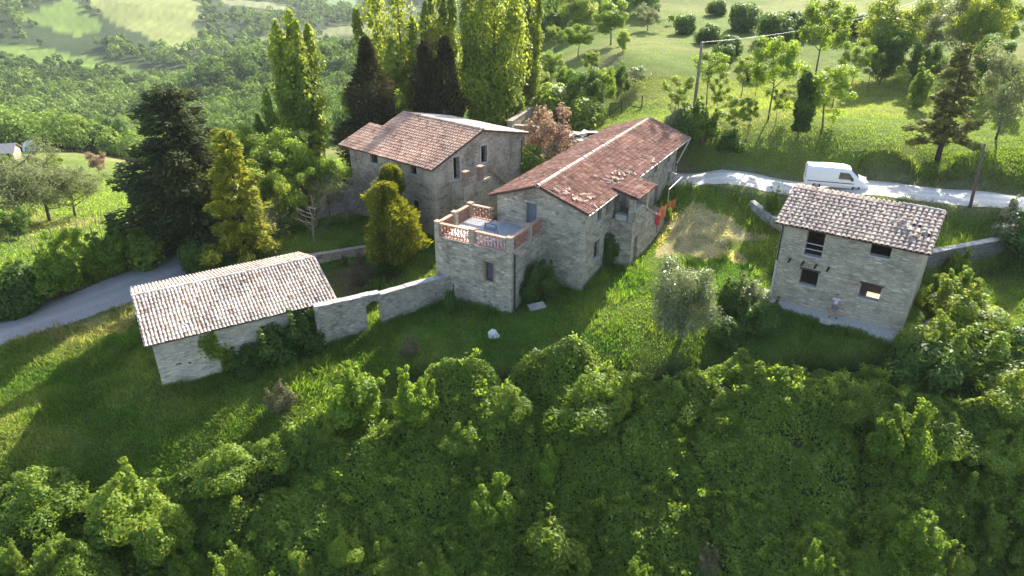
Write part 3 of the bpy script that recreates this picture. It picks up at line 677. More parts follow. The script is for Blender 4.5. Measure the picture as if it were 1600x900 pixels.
# ------------------------------------------------------------------ the second farmhouse behind the garden
hb = thing('stone_house', 'two-storey stone house with a pink tiled roof behind the round golden tree', 'house', up(B0, 0))
LB, WB, EB, RB = 9.2, 11.4, 6.3, 8.12
wl = MB()
ob = [(6.8, 7.75, 5.2, 6.05), (2.0, 2.85, 5.2, 6.05), (2.0, 2.75, 1.8, 3.0)]
wall_panel(wl, B0, BD, -BG, 10.5, -1.5, EB, ob)
og = [(2.3, 3.05, 4.6, 6.55), (5.75, 6.5, 5.25, 6.75)]
wall_panel(wl, B0, BG, -BD, WB, -1.5, [(0, EB), (WB/2, RB), (WB, EB+.45)], og)
wall_panel(wl, B0+BD*LB+BG*3.3, BG, BD, WB-3.3, -1.5, [(0, EB+(RB-EB)*3.3/5.7), (WB/2-3.3, RB), (WB-3.3, EB+.45)])
wall_panel(wl, B0+BD*10.5, BG, BD, 3.3, -1.5, [(0, EB), (3.3, EB+(RB-EB)*3.3/5.7)])
wall_panel(wl, B0+BD*LB+BG*3.3, BD, BG, 1.3, -1.5, EB+(RB-EB)*3.3/5.7)
wall_panel(wl, B0+BG*WB, BD, BG, LB, -1.5, EB+.45)
wl.build('wall', ST_B, hb)
for q in ob: window(hb, B0, BD, -BG, q, frame=WOOD_D, bars=2, lintel=SILL)
window(hb, B0, BG, -BD, og[1], frame=WOOD_D, lintel=SILL); window(hb, B0, BG, -BD, og[0], name='doorway', lintel=SILL)
for q in og:
    for a in (q[0]-.16, q[1]): m = MB(); m.box(up(B0, 0)+BG*a-BD*.012+Z1*q[2], BG*.16, BD*.1, Z1*(q[3]-q[2])); m.build('stone_jamb', SILL, hb)
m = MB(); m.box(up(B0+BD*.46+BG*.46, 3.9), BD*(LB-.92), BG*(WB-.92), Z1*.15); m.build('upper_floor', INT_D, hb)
uB = (BG*6.2+Z1*1.98); SB = uB.length; uB.normalize()
tile_slope(hb, up(B0-BD*.35-BG*.5, 6.24), BD, LB+.75, uB, SB, T_B, .27, .40, .105, seed=11, orange=.05)
tile_slope(hb, up(B0+BD*(LB+.40)-BG*.5, 6.24), BD, 1.75, uB, SB*.60, T_B, .27, .40, .105, name='lower_roof', seed=12)
uB2 = (-BG*6.2+Z1*1.52).normalized()
tile_slope(hb, up(B0-BD*.35+BG*(WB+.5), 6.70), BD, LB+.75, uB2, SB, T_S, .27, .40, .105, name='roof', seed=13)  # paler tiles than the front slope: its sunlit brightness put into the colour
ridge_row(hb, up(B0-BD*.35+BG*5.7, 8.25), BD, LB+.75, T_B, .14, .42)
# landing and brick pillars of the outside stair
st = MB(); st.box(up(B0-BD*.02+BG*1.9, -1), -BD*1.45, BG*3.6, Z1*5.45)
for k in range(14): st.box(up(B0-BD*.02+BG*(5.5+k*.28), -1), -BD*1.3, BG*.28, Z1*(5.2-k*.24))
q0, q1 = up(B0-BD*1.3+BG*5.5, 5.05), up(B0-BD*1.3+BG*9.4, 1.6)
st.face([q0, q1, up(q1, -1), up(q0, -1)], [(0, 5), (4, 2), (4, -1), (0, -1)]); st.box(q0-Z1*.1, q1-q0, -BD*.22, Z1*.1)
so_ = st.build('outside_stair', ST_B, hb)
for s in (2.35, 4.2):
    m = MB(); m.cbox(up(B0-BD*1.25+BG*s, 5.0), BD, BG, Z1, (.42, .42, 1.2)); p_ = m.build('pillar', BRICK, hb)
    m = MB(); m.cbox(up(B0-BD*1.25+BG*s, 5.64), BD, BG, Z1, (.56, .56, .09)); m.build('cap', COPE, p_)
m = MB(); m.tube([up(B0-BD*.1+BG*(WB-.2), z) for z in (0, 6.2)], .05); m.build('drainpipe', METAL_D, hb)

# ------------------------------------------------------------------ the small house on the right
hr = thing('small_stone_house', 'small two-storey house of beige coursed stone with empty windows, a man standing at its foot', 'house', up(R0, 0))
LR, WR, ER, RR = 8.63, 7.0, 5.78, 7.22
wl = MB()
orr = [(1.72, 2.85, 3.8, 5.62), (5.66, 6.85, 4.8, 5.62), (1.77, 2.93, 1.62, 2.75), (5.6, 6.85, 1.72, 2.75)]
wall_panel(wl, R0, RD, -RN, LR, -1.2, ER, orr)
wall_panel(wl, R0, RN, -RD, WR, -1.2, [(0, ER), (WR/2, RR), (WR, ER)])
wall_panel(wl, R0+RD*LR, RN, RD, WR, -1.2, [(0, ER), (WR/2, RR), (WR, ER)])
wall_panel(wl, R0+RN*WR, RD, RN, LR, -1.2, ER, [(5.35, 6.45, 2.5, 3.75), (2, 3, 4.2, 5.2)])
wl.build('wall', ST_R, hr)
for q in orr: window(hr, R0, RD, -RN, q, lintel=WOOD_D)
m = MB()
for z in (4.2, 4.6): m.box(up(R0+RD*1.72+RN*.14, z), RD*1.13, RN*.05, Z1*.06)
m.build('railing', METAL_L, hr)
m = MB(); m.box(up(R0+RD*.46+RN*.46, .55), RD*(LR-.92), RN*(WR-.92), Z1*.1); m.build('ground_floor', PLASTER, hr)
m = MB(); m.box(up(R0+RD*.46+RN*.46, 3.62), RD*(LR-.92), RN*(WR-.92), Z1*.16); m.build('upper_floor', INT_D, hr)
uR = (RN*3.9+Z1*1.55); SR = uR.length; uR.normalize()
def skR(a, b): return (abs(a-.775) < .022 and abs(b-.52) < .06) or (abs(a-.86) < .02 and abs(b-.57) < .04) or (abs(a-.93) < .03 and abs(b-.36) < .05)
tile_slope(hr, up(R0-RD*.42-RN*.4, 5.80), RD, LR+.85, uR, SR, T_R, .325, .37, .135, seed=21, orange=.08, skip=skR, jit=.016)
uR2 = (-RN*3.9+Z1*1.55).normalized()
tile_slope(hr, up(R0-RD*.42+RN*(WR+.4), 5.80), RD, LR+.85, uR2, SR, T_R, .325, .37, .135, seed=22)
ridge_row(hr, up(R0-RD*.42+RN*3.5+RD*6.9, 7.36), RD, 2.5, T_R, .14, .4)
nR = RD.cross(uR); nR = nR if nR.z > 0 else -nR
T = MB(); rr = random.Random(5)
for (s, t, c) in ((7.05, 2.2, 7), (7.55, 1.9, 9), (8.3, 1.35, 6)):
    for k in range(c):
        p = up(R0-RD*.42-RN*.4, 5.80)+RD*(s+rr.gauss(0, .16))+uR*(t+rr.gauss(0, .16))+nR*.16
        a = rr.uniform(0, 6.28); x = RD*math.cos(a)+uR*math.sin(a); y = nR.cross(x)
        T.box(p, x*rr.uniform(.2, .4), y*.16+nR*rr.uniform(-.05, .1), nR*.025, c=rr.random())
T.build('broken_tiles', T_R, hr)
for s in (.9, 1.78, 2.62, 3.42):
    m = MB(); m.box(up(R0+RD*s+RN*.1, 3.22), RD*.12, -RN*.72, Z1*.14); m.build('joist_stub', WOOD_D, hr)
m = MB(); m.tube([up(R0+RD*.10-RN*.09, z) for z in (3.0, 5.65)], .05); m.build('drainpipe', METAL_D, hr, label='dark upper length of the downpipe')
m = MB(); m.tube([up(R0+RD*.10-RN*.09, z) for z in (.05, 3.0)], .075); m.build('drainpipe', METAL_L, hr, label='grey lower length of the downpipe')
# concrete apron round it
def slab(name, pts, mat, z0, th=.3, kind='structure', n=6):
    m = MB(); P = [up(p, z0) for p in pts]; m.face(P)
    for a, b in zip(P, P[1:]+P[:1]): m.face([a, a-Z1*th, b-Z1*th, b])
    o = m.build(name, mat); o['kind'] = kind; return o
slab('pavement', [R0-RN*1.0-RD*.2, R0-RN*1.0+RD*(LR+.1), R0-RN*.005+RD*(LR+.1), R0-RN*.005-RD*.2], SILL, .02, .8)
slab('pavement', [R0+RD*(LR+.12)-RN*1.0, R0+RD*(LR+1.5)-RN*.8, R0+RD*(LR+1.5)+RN*4, R0+RD*(LR+.12)+RN*4], CONC, .06, .8)
slab('pavement', [R0-RD*.22-RN*.6, R0-RD*.22+RN*1.1, R0-RD*1.5+RN*.9, R0-RD*1.7-RN*.3], SILL, .06, .5)

# ------------------------------------------------------------------ the shed in front on the left
sh = thing('long_shed', 'low stone shed with a long bleached tile roof beside the asphalt road', 'shed', up(S0, -2))
LS, WS, ES, RS = 10.4, 8.2, 1.2, 2.45
wl = MB(); osd = [(1.02, 1.32, -.78, -.64), (1.72, 1.88, -.9, -.76)]
wall_panel(wl, S0, SD, -SN, LS, -4, ES, osd)
wall_panel(wl, S0, SN, -SD, WS, -4, [(0, ES), (WS/2, RS), (WS, ES)])
wall_panel(wl, S0+SD*LS, SN, SD, WS, -4, [(0, ES), (WS/2, RS), (WS, ES)], [(2.5, 4.5, -1.6, .6)])
wall_panel(wl, S0+SN*WS, SD, SN, LS, -4, ES)
wl.build('wall', ST_S, sh)
uS = (SN*4.48+Z1*1.38); SS = uS.length; uS.normalize()
tile_slope(sh, up(S0-SD*.42-SN*.38, 1.24), SD, 11.85, uS, SS, T_S, .222, .38, .088, seed=31, orange=.05)
uS2 = (-SN*4.48+Z1*1.38).normalized()
tile_slope(sh, up(S0-SD*.42+SN*(WS+.38), 1.24), SD, 11.85, uS2, SS, T_S, .222, .38, .088, seed=32, orange=.02)
ridge_row(sh, up(S0-SD*.42+SN*4.1, 2.62), SD, 11.85, T_S, .12, .4)
m = MB(); m.box(up(S0+SD*10.42+SN*.15, .85), SD*.85, SN*.3, Z1*.28); m.build('beam_end', WOOD_P, sh)
m = MB(); m.box(up(S0+SD*11.38-SN*.34, 1.30), SD*.06, uS*SS, Z1*.05); m.build('verge', CONC, sh)

# ------------------------------------------------------------------ garden walls
def free_wall(name, label, a, b, base, top, th, mat, ops=(), arch=None, cope=None):
    a, b = Vector(a).to_3d(), Vector(b).to_3d(); a.z = b.z = 0; d = (b-a); L = d.length; d.normalize(); n = Vector((d.y, -d.x, 0))
    t = thing(name, label, 'wall', up(a, base)); m = MB()
    wall_panel(m, a, d, n, L, base, top, list(ops), th)
    for s, f in ((0, 1), (L, 0)):
        zt = top if not hasattr(top, '__len__') else top[0 if s == 0 else -1][1]
        q = [a+d*s+Z1*base, a+d*s-n*th+Z1*base, a+d*s-n*th+Z1*zt, a+d*s+Z1*zt]
        m.face(q if f else q[::-1], [(0, base), (th, base), (th, zt), (0, zt)])
    m.build('wall', mat, t)
    tp = top if hasattr(top, '__len__') else [(0, top), (L, top)]
    c = MB()
    rr = random.Random(int(L*10))
    for (s0, z0), (s1, z1) in zip(tp[:-1], tp[1:]):
        if s1-s0 < .02: continue
        k = max(1, int((s1-s0)/.6))
        for i in range(k):
            f0, f1 = i/k, (i+1)/k
            p = a+d*(s0+(s1-s0)*f0)+Z1*(z0+(z1-z0)*f0); q = a+d*(s0+(s1-s0)*f1)+Z1*(z0+(z1-z0)*f1)
            c.box(p+n*(.05+rr.uniform(-.01, .02))+Z1*.002, (q-p)*.985, -n*(th+.1), Z1*(.07+rr.uniform(-.012, .018)))
    c.build('coping', cope or mat, t); return t
GA, GB = Vector((-12.85, 41.35, 0)), Vector((-4.47, 46.58, 0)); GD = (GB-GA).normalized()
k0, k1 = hit(GA, GD, 574, 500)[0], hit(GA, GD, 597, 500)[0]
zc = hit(GA, GD, 586, 470)[1]; zk = hit(GA, GD, 600, 457); zl = hit(GA, GD, 493, 481)[1]; zr = hit(GA, GD, 640, 448)[1]; ze = hit(GA, GD, 703, 432)[1]
na = 8; ops = []
for i in range(na):
    a, b = k0+(k1-k0)*i/na, k0+(k1-k0)*(i+1)/na; f = ((i+.5)/na)*2-1
    ops.append((a, b, -2.4, zc-.42*(1-math.sqrt(1-f*f)), 't'+('l' if i == 0 else '')+('r' if i == na-1 else '')))
LG = (GB-GA).length
free_wall('garden_wall', 'stone garden wall with an arched doorway joining the shed to the farmhouse', GA, GB, -4, [(0, zl), (zk[0]-.3, zk[1]), (zk[0]-.28, zk[1]-.14), (LG*.72, zr), (LG, ze)], .45, ST_W, ops, cope=COPE if False else CONC)
free_wall('yard_retaining_wall', 'low mossy retaining wall across the yard under the round golden tree', WALL_Y[0], WALL_Y[1], -2, [(0, .02), (9.6, .35)], .4, ST_W)
free_wall('retaining_wall', 'dark stone retaining wall below the gravel road, right of the small house', WALL_R[0], WALL_R[1], -1.2, [(0, 2.05), (10.0, 2.15)], .45, M_stone('dark_rubble_stone', [(.12, .11, .10), (.19, .175, .155), (.27, .25, .22), (.16, .15, .135)], (.17, .16, .14), .4, .14, .5, .06, .2), cope=CONC)
g0, g1 = Vector((20.2, 56.9, 0)), Vector((22.2, 53.6, 0))
free_wall('wall_stub', 'short grey wall end at the left back corner of the small house', (20.0, 57.4), (21.3, 54.8), -.5, [(0, 2.9), (2.9, 2.3)], .4, CONC)
free_wall('wall_stub', 'short pale wall end joining the left back of the small house', (21.35, 54.8), (23.2, 53.3), -.5, [(0, 2.3), (2.3, 2.0)], .4, ST_R)
pa, pb, pc_ = at_y(800, 190, 76), at_y(846, 152, 84), at_y(858, 197, 74)
free_wall('ruined_wall', 'low crumbling wall running back behind the pink blossom tree', (pa.x, pa.y), (pb.x, pb.y), -1, [(0, pa.z), (4, pa.z+.1), (8, pb.z-.6)], .55, ST_B)
free_wall('ruined_wall', 'low crumbling wall across the front behind the pink blossom tree', (pa.x+.2, pa.y-.6), (pc_.x, pc_.y), -1, [(0, pa.z-.3), (2, pa.z-.2), (4.4, pa.z-.7)], .5, ST_B)
# ------------------------------------------------------------------ leaves
def M_leaf(name, stops, trans=(.16, .24, .03), tf=.42, rough=.5, spec=.2, objvar=.18):
    m = bpy.data.materials.new(name); m.use_nodes = True; n, l = m.node_tree.nodes, m.node_tree.links
    b = n['Principled BSDF']; out = n['Material Output']
    b.inputs['Roughness'].default_value = rough; b.inputs['Specular IOR Level'].default_value = spec
    at = n.new('ShaderNodeAttribute'); at.attribute_name = 'var'; oi = n.new('ShaderNodeObjectInfo')
    r = ramp(n, stops); l.new(at.outputs['Fac'], r.inputs[0])
    hs = n.new('ShaderNodeHueSaturation'); l.new(r.outputs[0], hs.inputs['Color'])
    a = n.new('ShaderNodeMath'); a.operation = 'MULTIPLY_ADD'; l.new(oi.outputs['Random'], a.inputs[0]); a.inputs[1].default_value = objvar*2; a.inputs[2].default_value = 1-objvar
    l.new(a.outputs[0], hs.inputs['Value'])
    l.new(hs.outputs[0], b.inputs['Base Color'])
    t = n.new('ShaderNodeBsdfTranslucent'); 
    mx = n.new('ShaderNodeMix'); mx.data_type = 'RGBA'; mx.blend_type = 'MULTIPLY'; mx.inputs[0].default_value = 1
    r2 = ramp(n, [(0, (.55, .55, .55)), (1, (1.25, 1.25, 1.1))]); l.new(at.outputs['Fac'], r2.inputs[0])
    mx.inputs[6].default_value = tuple(trans)+(1,); l.new(r2.outputs[0], mx.inputs[7]); l.new(mx.outputs[2], t.inputs[0])
    ms = n.new('ShaderNodeMixShader'); ms.inputs[0].default_value = tf
    l.new(b.outputs[0], ms.inputs[1]); l.new(t.outputs[0], ms.inputs[2]); l.new(ms.outputs[0], out.inputs['Surface'])
    return m
L_POP = M_leaf('poplar_leaf', [(0, (0.086, 0.138, 0.015)), (0.6, (0.163, 0.230, 0.027)), (1, (0.267, 0.330, 0.050))], (0.566, 0.646, 0.067), .45)
L_GRN = M_leaf('fresh_leaf', [(0, (0.061, 0.111, 0.012)), (0.6, (0.121, 0.198, 0.022)), (1, (0.206, 0.285, 0.035))], (0.468, 0.643, 0.050), .45)
L_YEL = M_leaf('young_yellow_leaf', [(0, (0.078, 0.125, 0.018)), (0.6, (0.144, 0.208, 0.027)), (1, (0.223, 0.290, 0.045))], (0.421, 0.552, 0.069), .48)
L_DRK = M_leaf('dark_leaf', [(0, (0.031, 0.066, 0.011)), (0.6, (0.061, 0.116, 0.018)), (1, (0.103, 0.179, 0.026))], (0.202, 0.360, 0.029), .35)
L_BRA = M_leaf('bramble_leaf', [(0, (0.060, 0.100, 0.014)), (0.55, (0.110, 0.180, 0.024)), (0.9, (0.180, 0.245, 0.036)), (1, (0.319, 0.332, 0.078))], (0.504, 0.672, 0.057), .38, .5, .2, 0)
L_SHR = M_leaf('shrub_leaf', [(0, (0.074, 0.125, 0.017)), (0.55, (0.140, 0.224, 0.029)), (1, (0.256, 0.321, 0.055))], (0.621, 0.719, 0.067), .42, .5, .2)
L_CYP = M_leaf('cypress_spray', [(0, (0.018, 0.026, 0.010)), (0.5, (0.040, 0.047, 0.017)), (0.8, (0.064, 0.062, 0.023)), (1, (0.126, 0.092, 0.041))], (0.098, 0.091, 0.024), .2, .7, .15, .05)
L_CED = M_leaf('cedar_needles', [(0, (0.027, 0.044, 0.014)), (0.55, (0.054, 0.079, 0.025)), (0.85, (0.091, 0.110, 0.031)), (1, (0.182, 0.154, 0.052))], (0.162, 0.190, 0.035), .22, .65, .2, .05)
L_GOL = M_leaf('golden_cypress_spray', [(0, (0.058, 0.091, 0.011)), (0.45, (0.166, 0.203, 0.019)), (0.8, (0.365, 0.365, 0.026)), (1, (0.563, 0.546, 0.040))], (0.610, 0.607, 0.033), .35, .6, .2, .05)
L_THU = M_leaf('thuja_spray', [(0, (0.034, 0.064, 0.010)), (0.5, (0.103, 0.142, 0.015)), (0.85, (0.224, 0.235, 0.022)), (1, (0.483, 0.415, 0.031))], (0.432, 0.431, 0.030), .3, .6, .2, .05)
L_OLV = M_leaf('olive_leaf', [(0, (0.088, 0.106, 0.047)), (0.5, (0.161, 0.176, 0.084)), (1, (0.282, 0.294, 0.149))], (0.355, 0.454, 0.134), .3, .4, .5, .08)
L_WIL = M_leaf('willow_leaf', [(0, (.10, .12, .055)), (.5, (.175, .205, .095)), (1, (.28, .31, .16))], (.32, .37, .13), .42, .5, .2, .08)
L_GRY = M_leaf('grey_twigs', [(0, (0.093, 0.085, 0.043)), (0.6, (0.170, 0.160, 0.081)), (1, (0.272, 0.270, 0.142))], (0.216, 0.209, 0.080), .25, .8, .1, .08)
L_PNK = M_leaf('pink_young_leaf', [(0, (0.213, 0.108, 0.081)), (0.4, (0.362, 0.194, 0.162)), (0.62, (0.426, 0.292, 0.231)), (0.7, (0.320, 0.281, 0.069)), (1, (0.448, 0.389, 0.092))], (0.432, 0.296, 0.193), .42)
L_PNE = M_leaf('brown_conifer_spray', [(0, (0.054, 0.058, 0.015)), (0.5, (0.132, 0.135, 0.032)), (0.85, (0.201, 0.203, 0.045)), (1, (0.263, 0.289, 0.065))], (0.346, 0.386, 0.058), .25, .7, .15, .05)
L_WOOD = M_leaf('far_wood_leaf', [(0, (0.034, 0.070, 0.015)), (0.4, (0.075, 0.135, 0.024)), (0.7, (0.135, 0.215, 0.038)), (1, (0.235, 0.298, 0.063))], (0.268, 0.423, 0.059), .2, .7, .1, 0)
BARK = simple('grey_brown_bark', (.13, .105, .08), .9, var=.3, scale=5)
BARK_D = simple('dark_bark', (.05, .042, .034), .9, var=.3, scale=5)
BARK_L = simple('pale_bark', (.24, .21, .17), .9, var=.25, scale=6)
def unit(v): return v/np.maximum(np.linalg.norm(v, axis=1, keepdims=True), 1e-9)
def leaf_quads(P, N, size, asp=.55, rg=rng, droop=None, jit=.5):
    n = len(P); r = unit(rg.normal(size=(n, 3))); nn = unit(N+r*jit)
    t = unit(np.cross(nn, rg.normal(size=(n, 3)))) if droop is None else unit(droop+rg.normal(size=(n, 3))*.3)
    b = unit(np.cross(nn, t)); s = (size*rg.uniform(.65, 1.35, n))[:, None]
    t = t*s; b = b*s*asp
    V = np.stack([P-t, P+b*1.0-t*.1, P+t, P-b*1.0-t*.1], 1).reshape(-1, 3)
    return V, np.arange(4*n).reshape(n, 4)
def crown_mesh(name, P, N, size, asp=.55, var=None, mat=None, **k):
    V, Q = leaf_quads(P, N, size, asp, **k)
    if var is None: var = rng.uniform(0, 1, len(P))
    me = np_mesh(name, V, Q, var=np.clip(var, 0, 1)); me.materials.append(mat); return me
def sph(n): return unit(rng.normal(size=(n, 3)))
def clumps(centers, radii, n, shell=.35, squash=1.):
    """leaf positions over many uneven clumps, mostly near their skins"""
    C = np.asarray(centers, float); R = np.asarray(radii, float); w_ = R**2; k = rng.choice(len(C), n, p=w_/w_.sum())
    d = sph(n); r = R[k]*(1-np.abs(rng.normal(size=n))*shell); off = d*r[:, None]; off[:, 2] *= squash
    return C[k]+off, d+np.array([0, 0, .25]), k
def trunk_mesh(name, paths, mat, n=6):
    m = MB()
    for p, r in paths: m.tube(p, r, n)
    me = bpy.data.meshes.new(name); me.from_pydata(m.v, [], m.f); me.materials.append(mat)
    me.polygons.foreach_set('use_smooth', np.ones(len(m.f), dtype=bool)); me.update(); return me
def branchy(h, r, nb, fork=.35, th=.12, seed=0, lean=.0, sub=3):
    rr = random.Random(seed); P = []
    top = Vector((rr.gauss(0, .05)*h+lean*h, rr.gauss(0, .05)*h, h*.8))
    mid = Vector((rr.gauss(0, .03)*h+lean*h*.4, rr.gauss(0, .03)*h, h*.42))
    P.append(([Vector((0, 0, -.4)), Vector((0, 0, h*.12)), mid, top], [th*1.25, th, th*.65, th*.15]))
    tips = []
    for k in range(nb):
        f = fork+(0.78-fork)*k/max(nb-1, 1)
        p0 = mid.lerp(top, (f*h-mid.z)/(top.z-mid.z)) if f*h > mid.z else Vector((0, 0, h*.12)).lerp(mid, (f*h-h*.12)/(mid.z-h*.12))
        a = k*2.4+rr.uniform(-.4, .4); L = r*(1.05-.35*k/nb)*rr.uniform(.7, 1.1)
        e = p0+Vector((math.cos(a)*L, math.sin(a)*L, h*rr.uniform(.10, .24)))
        q = p0.lerp(e, .5)+Vector((0, 0, -h*.015))
        P.append(([p0, q, e], [th*.45, th*.28, th*.08])); tips.append(e)
        for j in range(sub):
            s_ = q.lerp(e, rr.uniform(0, .8)); a2 = a+rr.uniform(-1.2, 1.2)
            e2 = s_+Vector((math.cos(a2), math.sin(a2), rr.uniform(.3, 1.1)))*L*rr.uniform(.3, .5)
            P.append(([s_, e2], [th*.18, th*.05])); tips.append(e2)
    tips.append(top); return P, tips
VAR = {}
def v_broad(key, h, r, n, leaf, mat, bark=BARK, nb=9, fork=.3, th=None, seed=1, clr=.34, sq=.85, shell=.32, low=0., asp=.6):
    P, tips = branchy(h, r, nb, fork, th or h*.017, seed)
    C = [(t.x, t.y, t.z) for t in tips]; rr = np.random.default_rng(seed)
    ex = rr.normal(size=(int(len(C)*.5), 3))*np.array([r*.42, r*.42, h*.17])+np.array([0, 0, h*(.62-low)])
    C = np.concatenate([np.array(C), ex]); R = r*clr*rr.uniform(.55, 1.25, len(C))
    p, nn, k = clumps(C, R, n, shell, sq); kv = rr.uniform(-.18, .18, len(C))
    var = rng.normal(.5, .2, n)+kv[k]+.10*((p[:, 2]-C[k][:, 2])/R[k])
    p[:, 2] = np.maximum(p[:, 2], .15)
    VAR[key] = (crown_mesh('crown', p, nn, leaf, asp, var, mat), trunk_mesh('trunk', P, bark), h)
def v_poplar(key, h, r, stems, n, leaf, mat=L_POP, seed=1, lowf=.12, open_=1., spread=1.):
    rr = np.random.default_rng(seed); P = []; pts = []; nrm = []; vr = []
    for s in range(stems):
        a = s*2.4+rr.uniform(-.3, .3); rad = (0 if s == 0 else r*rr.uniform(.45, .85)*spread); hh = h*(1 if s == 0 else rr.uniform(.6, .97))
        bx, by = math.cos(a)*rad*.15, math.sin(a)*rad*.15; tx, ty = math.cos(a)*rad, math.sin(a)*rad
        path = [Vector((bx, by, -.4 if s == 0 else h*.06)), Vector((bx+(tx-bx)*.55, by+(ty-by)*.55, hh*.40)), Vector((tx, ty, hh*.8)), Vector((tx*1.02, ty*1.02, hh))]
        P.append((path, [h*.016*(1 if s == 0 else .6), h*.009, h*.004, .01]))
        m = int(n/stems); z = rr.beta(1.25, 1.3, m); 
        axx = np.interp(z, [0, .4, .8, 1], [p.x for p in path]); axy = np.interp(z, [0, .4, .8, 1], [p.y for p in path]); zz = lowf*h+z*(hh-lowf*h)
        prof = np.clip(np.sin(np.clip(z*.93+.07, 0, 1)**.75*math.pi), 0, 1)**.6*(r*.56)*(1.0 if s == 0 else .75)
        an = rr.uniform(0, 2*math.pi, m); lump = .22+1.25*vnoise(zz*.8+s*9, np.cos(an)*1.3+9, seed+s)
        q = prof*lump*np.sqrt(rr.uniform(.15, 1, m))*open_
        d = np.stack([np.cos(an), np.sin(an), rr.normal(.4, .4, m)], 1)
        pts.append(np.stack([axx+np.cos(an)*q, axy+np.sin(an)*q, zz], 1)); nrm.append(d)
        vr.append(rr.normal(.5, .2, m)+(lump-.9)*.4)
    VAR[key] = (crown_mesh('crown', np.concatenate(pts), np.concatenate(nrm), leaf, .7, np.concatenate(vr), mat), trunk_mesh('trunk', P, BARK), h)
def v_cone(key, h, r, n, leaf, mat, seed=1, power=.8, lumps=.45, base=.04, droop=(0, 0, .6), asp=.3, top=.0, bark=BARK_D, th=None, plates=0, hollow=.3, tip=1.0):
    """conifers: sprays round a tapering column, in lumps or in tiers"""
    rr = np.random.default_rng(seed); z = rr.uniform(0, 1, n)**1.15
    an = rr.uniform(0, 2*math.pi, n)
    prof = r*((1-z)**power*(1-top)+top*np.sqrt(np.clip(1-z**4, 0, 1)))
    prof = prof*np.clip(.55+z*6, 0, 1)
    zz = base*h+z*h*(1-base)
    lump = (1-lumps)+lumps*1.5*vnoise(zz*(1.1/ max(h/9, 1)), np.cos(an)*2.2+7, seed)*(.5+vnoise(zz*.8, np.sin(an)*2.2+3, seed+5))
    if plates:
        ph = (zz*plates/h+.6*vnoise(np.cos(an)*2.5+9, np.sin(an)*2.5+9, seed)); fr = ph-np.floor(ph)
        zz = zz-(fr-.5)*h/plates*.55; lump = lump*(.70+.42*np.sin(math.pi*fr)**.6)
    q = prof*lump*(1-hollow*np.abs(rr.normal(size=n)))
    p = np.stack([np.cos(an)*q, np.sin(an)*q, zz-(.10*q if plates else 0)], 1)
    d = np.stack([np.cos(an), np.sin(an), np.full(n, .35)], 1)
    dr = np.stack([np.cos(an), np.sin(an), np.zeros(n)], 1)*.8+np.array(droop)
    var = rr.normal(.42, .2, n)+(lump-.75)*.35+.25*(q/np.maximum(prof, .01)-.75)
    P = [([Vector((0, 0, -.4)), Vector((0, 0, h*.3)), Vector((0, 0, h*.96))], [th or h*.018, h*.012, .02])]
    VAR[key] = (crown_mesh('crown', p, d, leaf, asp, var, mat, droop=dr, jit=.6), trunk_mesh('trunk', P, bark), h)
def v_cedar(key, h, r, n, leaf, mat, nb=46, seed=1, lowz=.10, flat=.22, droopy=.0, asp=.35, lim=.30, power=1.0, bark=BARK_D):
    rr = np.random.default_rng(seed); C = []; R = []; P = [([Vector((0, 0, -.4)), Vector((0, 0, h*.45)), Vector((0, 0, h*.98))], [h*.026, h*.018, .03])]
    for k in range(nb):
        f = (k+.5)/nb; z = h*(lowz+(1-lowz)*f**1.05); L = r*min(1, (1.06-f)**.72*power)*rr.uniform(.62, 1.08)
        a = k*2.4+rr.uniform(-.4, .4); P.append(([Vector((0, 0, z-.05*h)), Vector((math.cos(a)*L*.8, math.sin(a)*L*.8, z-droopy*L*.6))], [h*.007*(1.1-f), .015]))
        for g in (.45, .8, 1.0):
            C.append((math.cos(a)*L*g+rr.normal(0, .12*r), math.sin(a)*L*g+rr.normal(0, .12*r), z-droopy*L*g*g+rr.normal(0, .01*h))); R.append(r*lim*(1.12-.6*f)*rr.uniform(.6, 1.15)*(1.15-.3*g))
    p, nn, k = clumps(C, R, n, .35, flat*2.2)
    C = np.array(C); R = np.array(R); out = np.concatenate([unit(p[:, :2]+1e-6), np.zeros((n, 1))], 1)
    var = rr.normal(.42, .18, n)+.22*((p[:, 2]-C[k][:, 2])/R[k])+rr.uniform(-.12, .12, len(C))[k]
    VAR[key] = (crown_mesh('crown', p, nn+np.array([0, 0, .5]), leaf, asp, var, mat, droop=out*.8+np.array([0, 0, -droopy*.8]), jit=.7), trunk_mesh('trunk', P, bark), h)
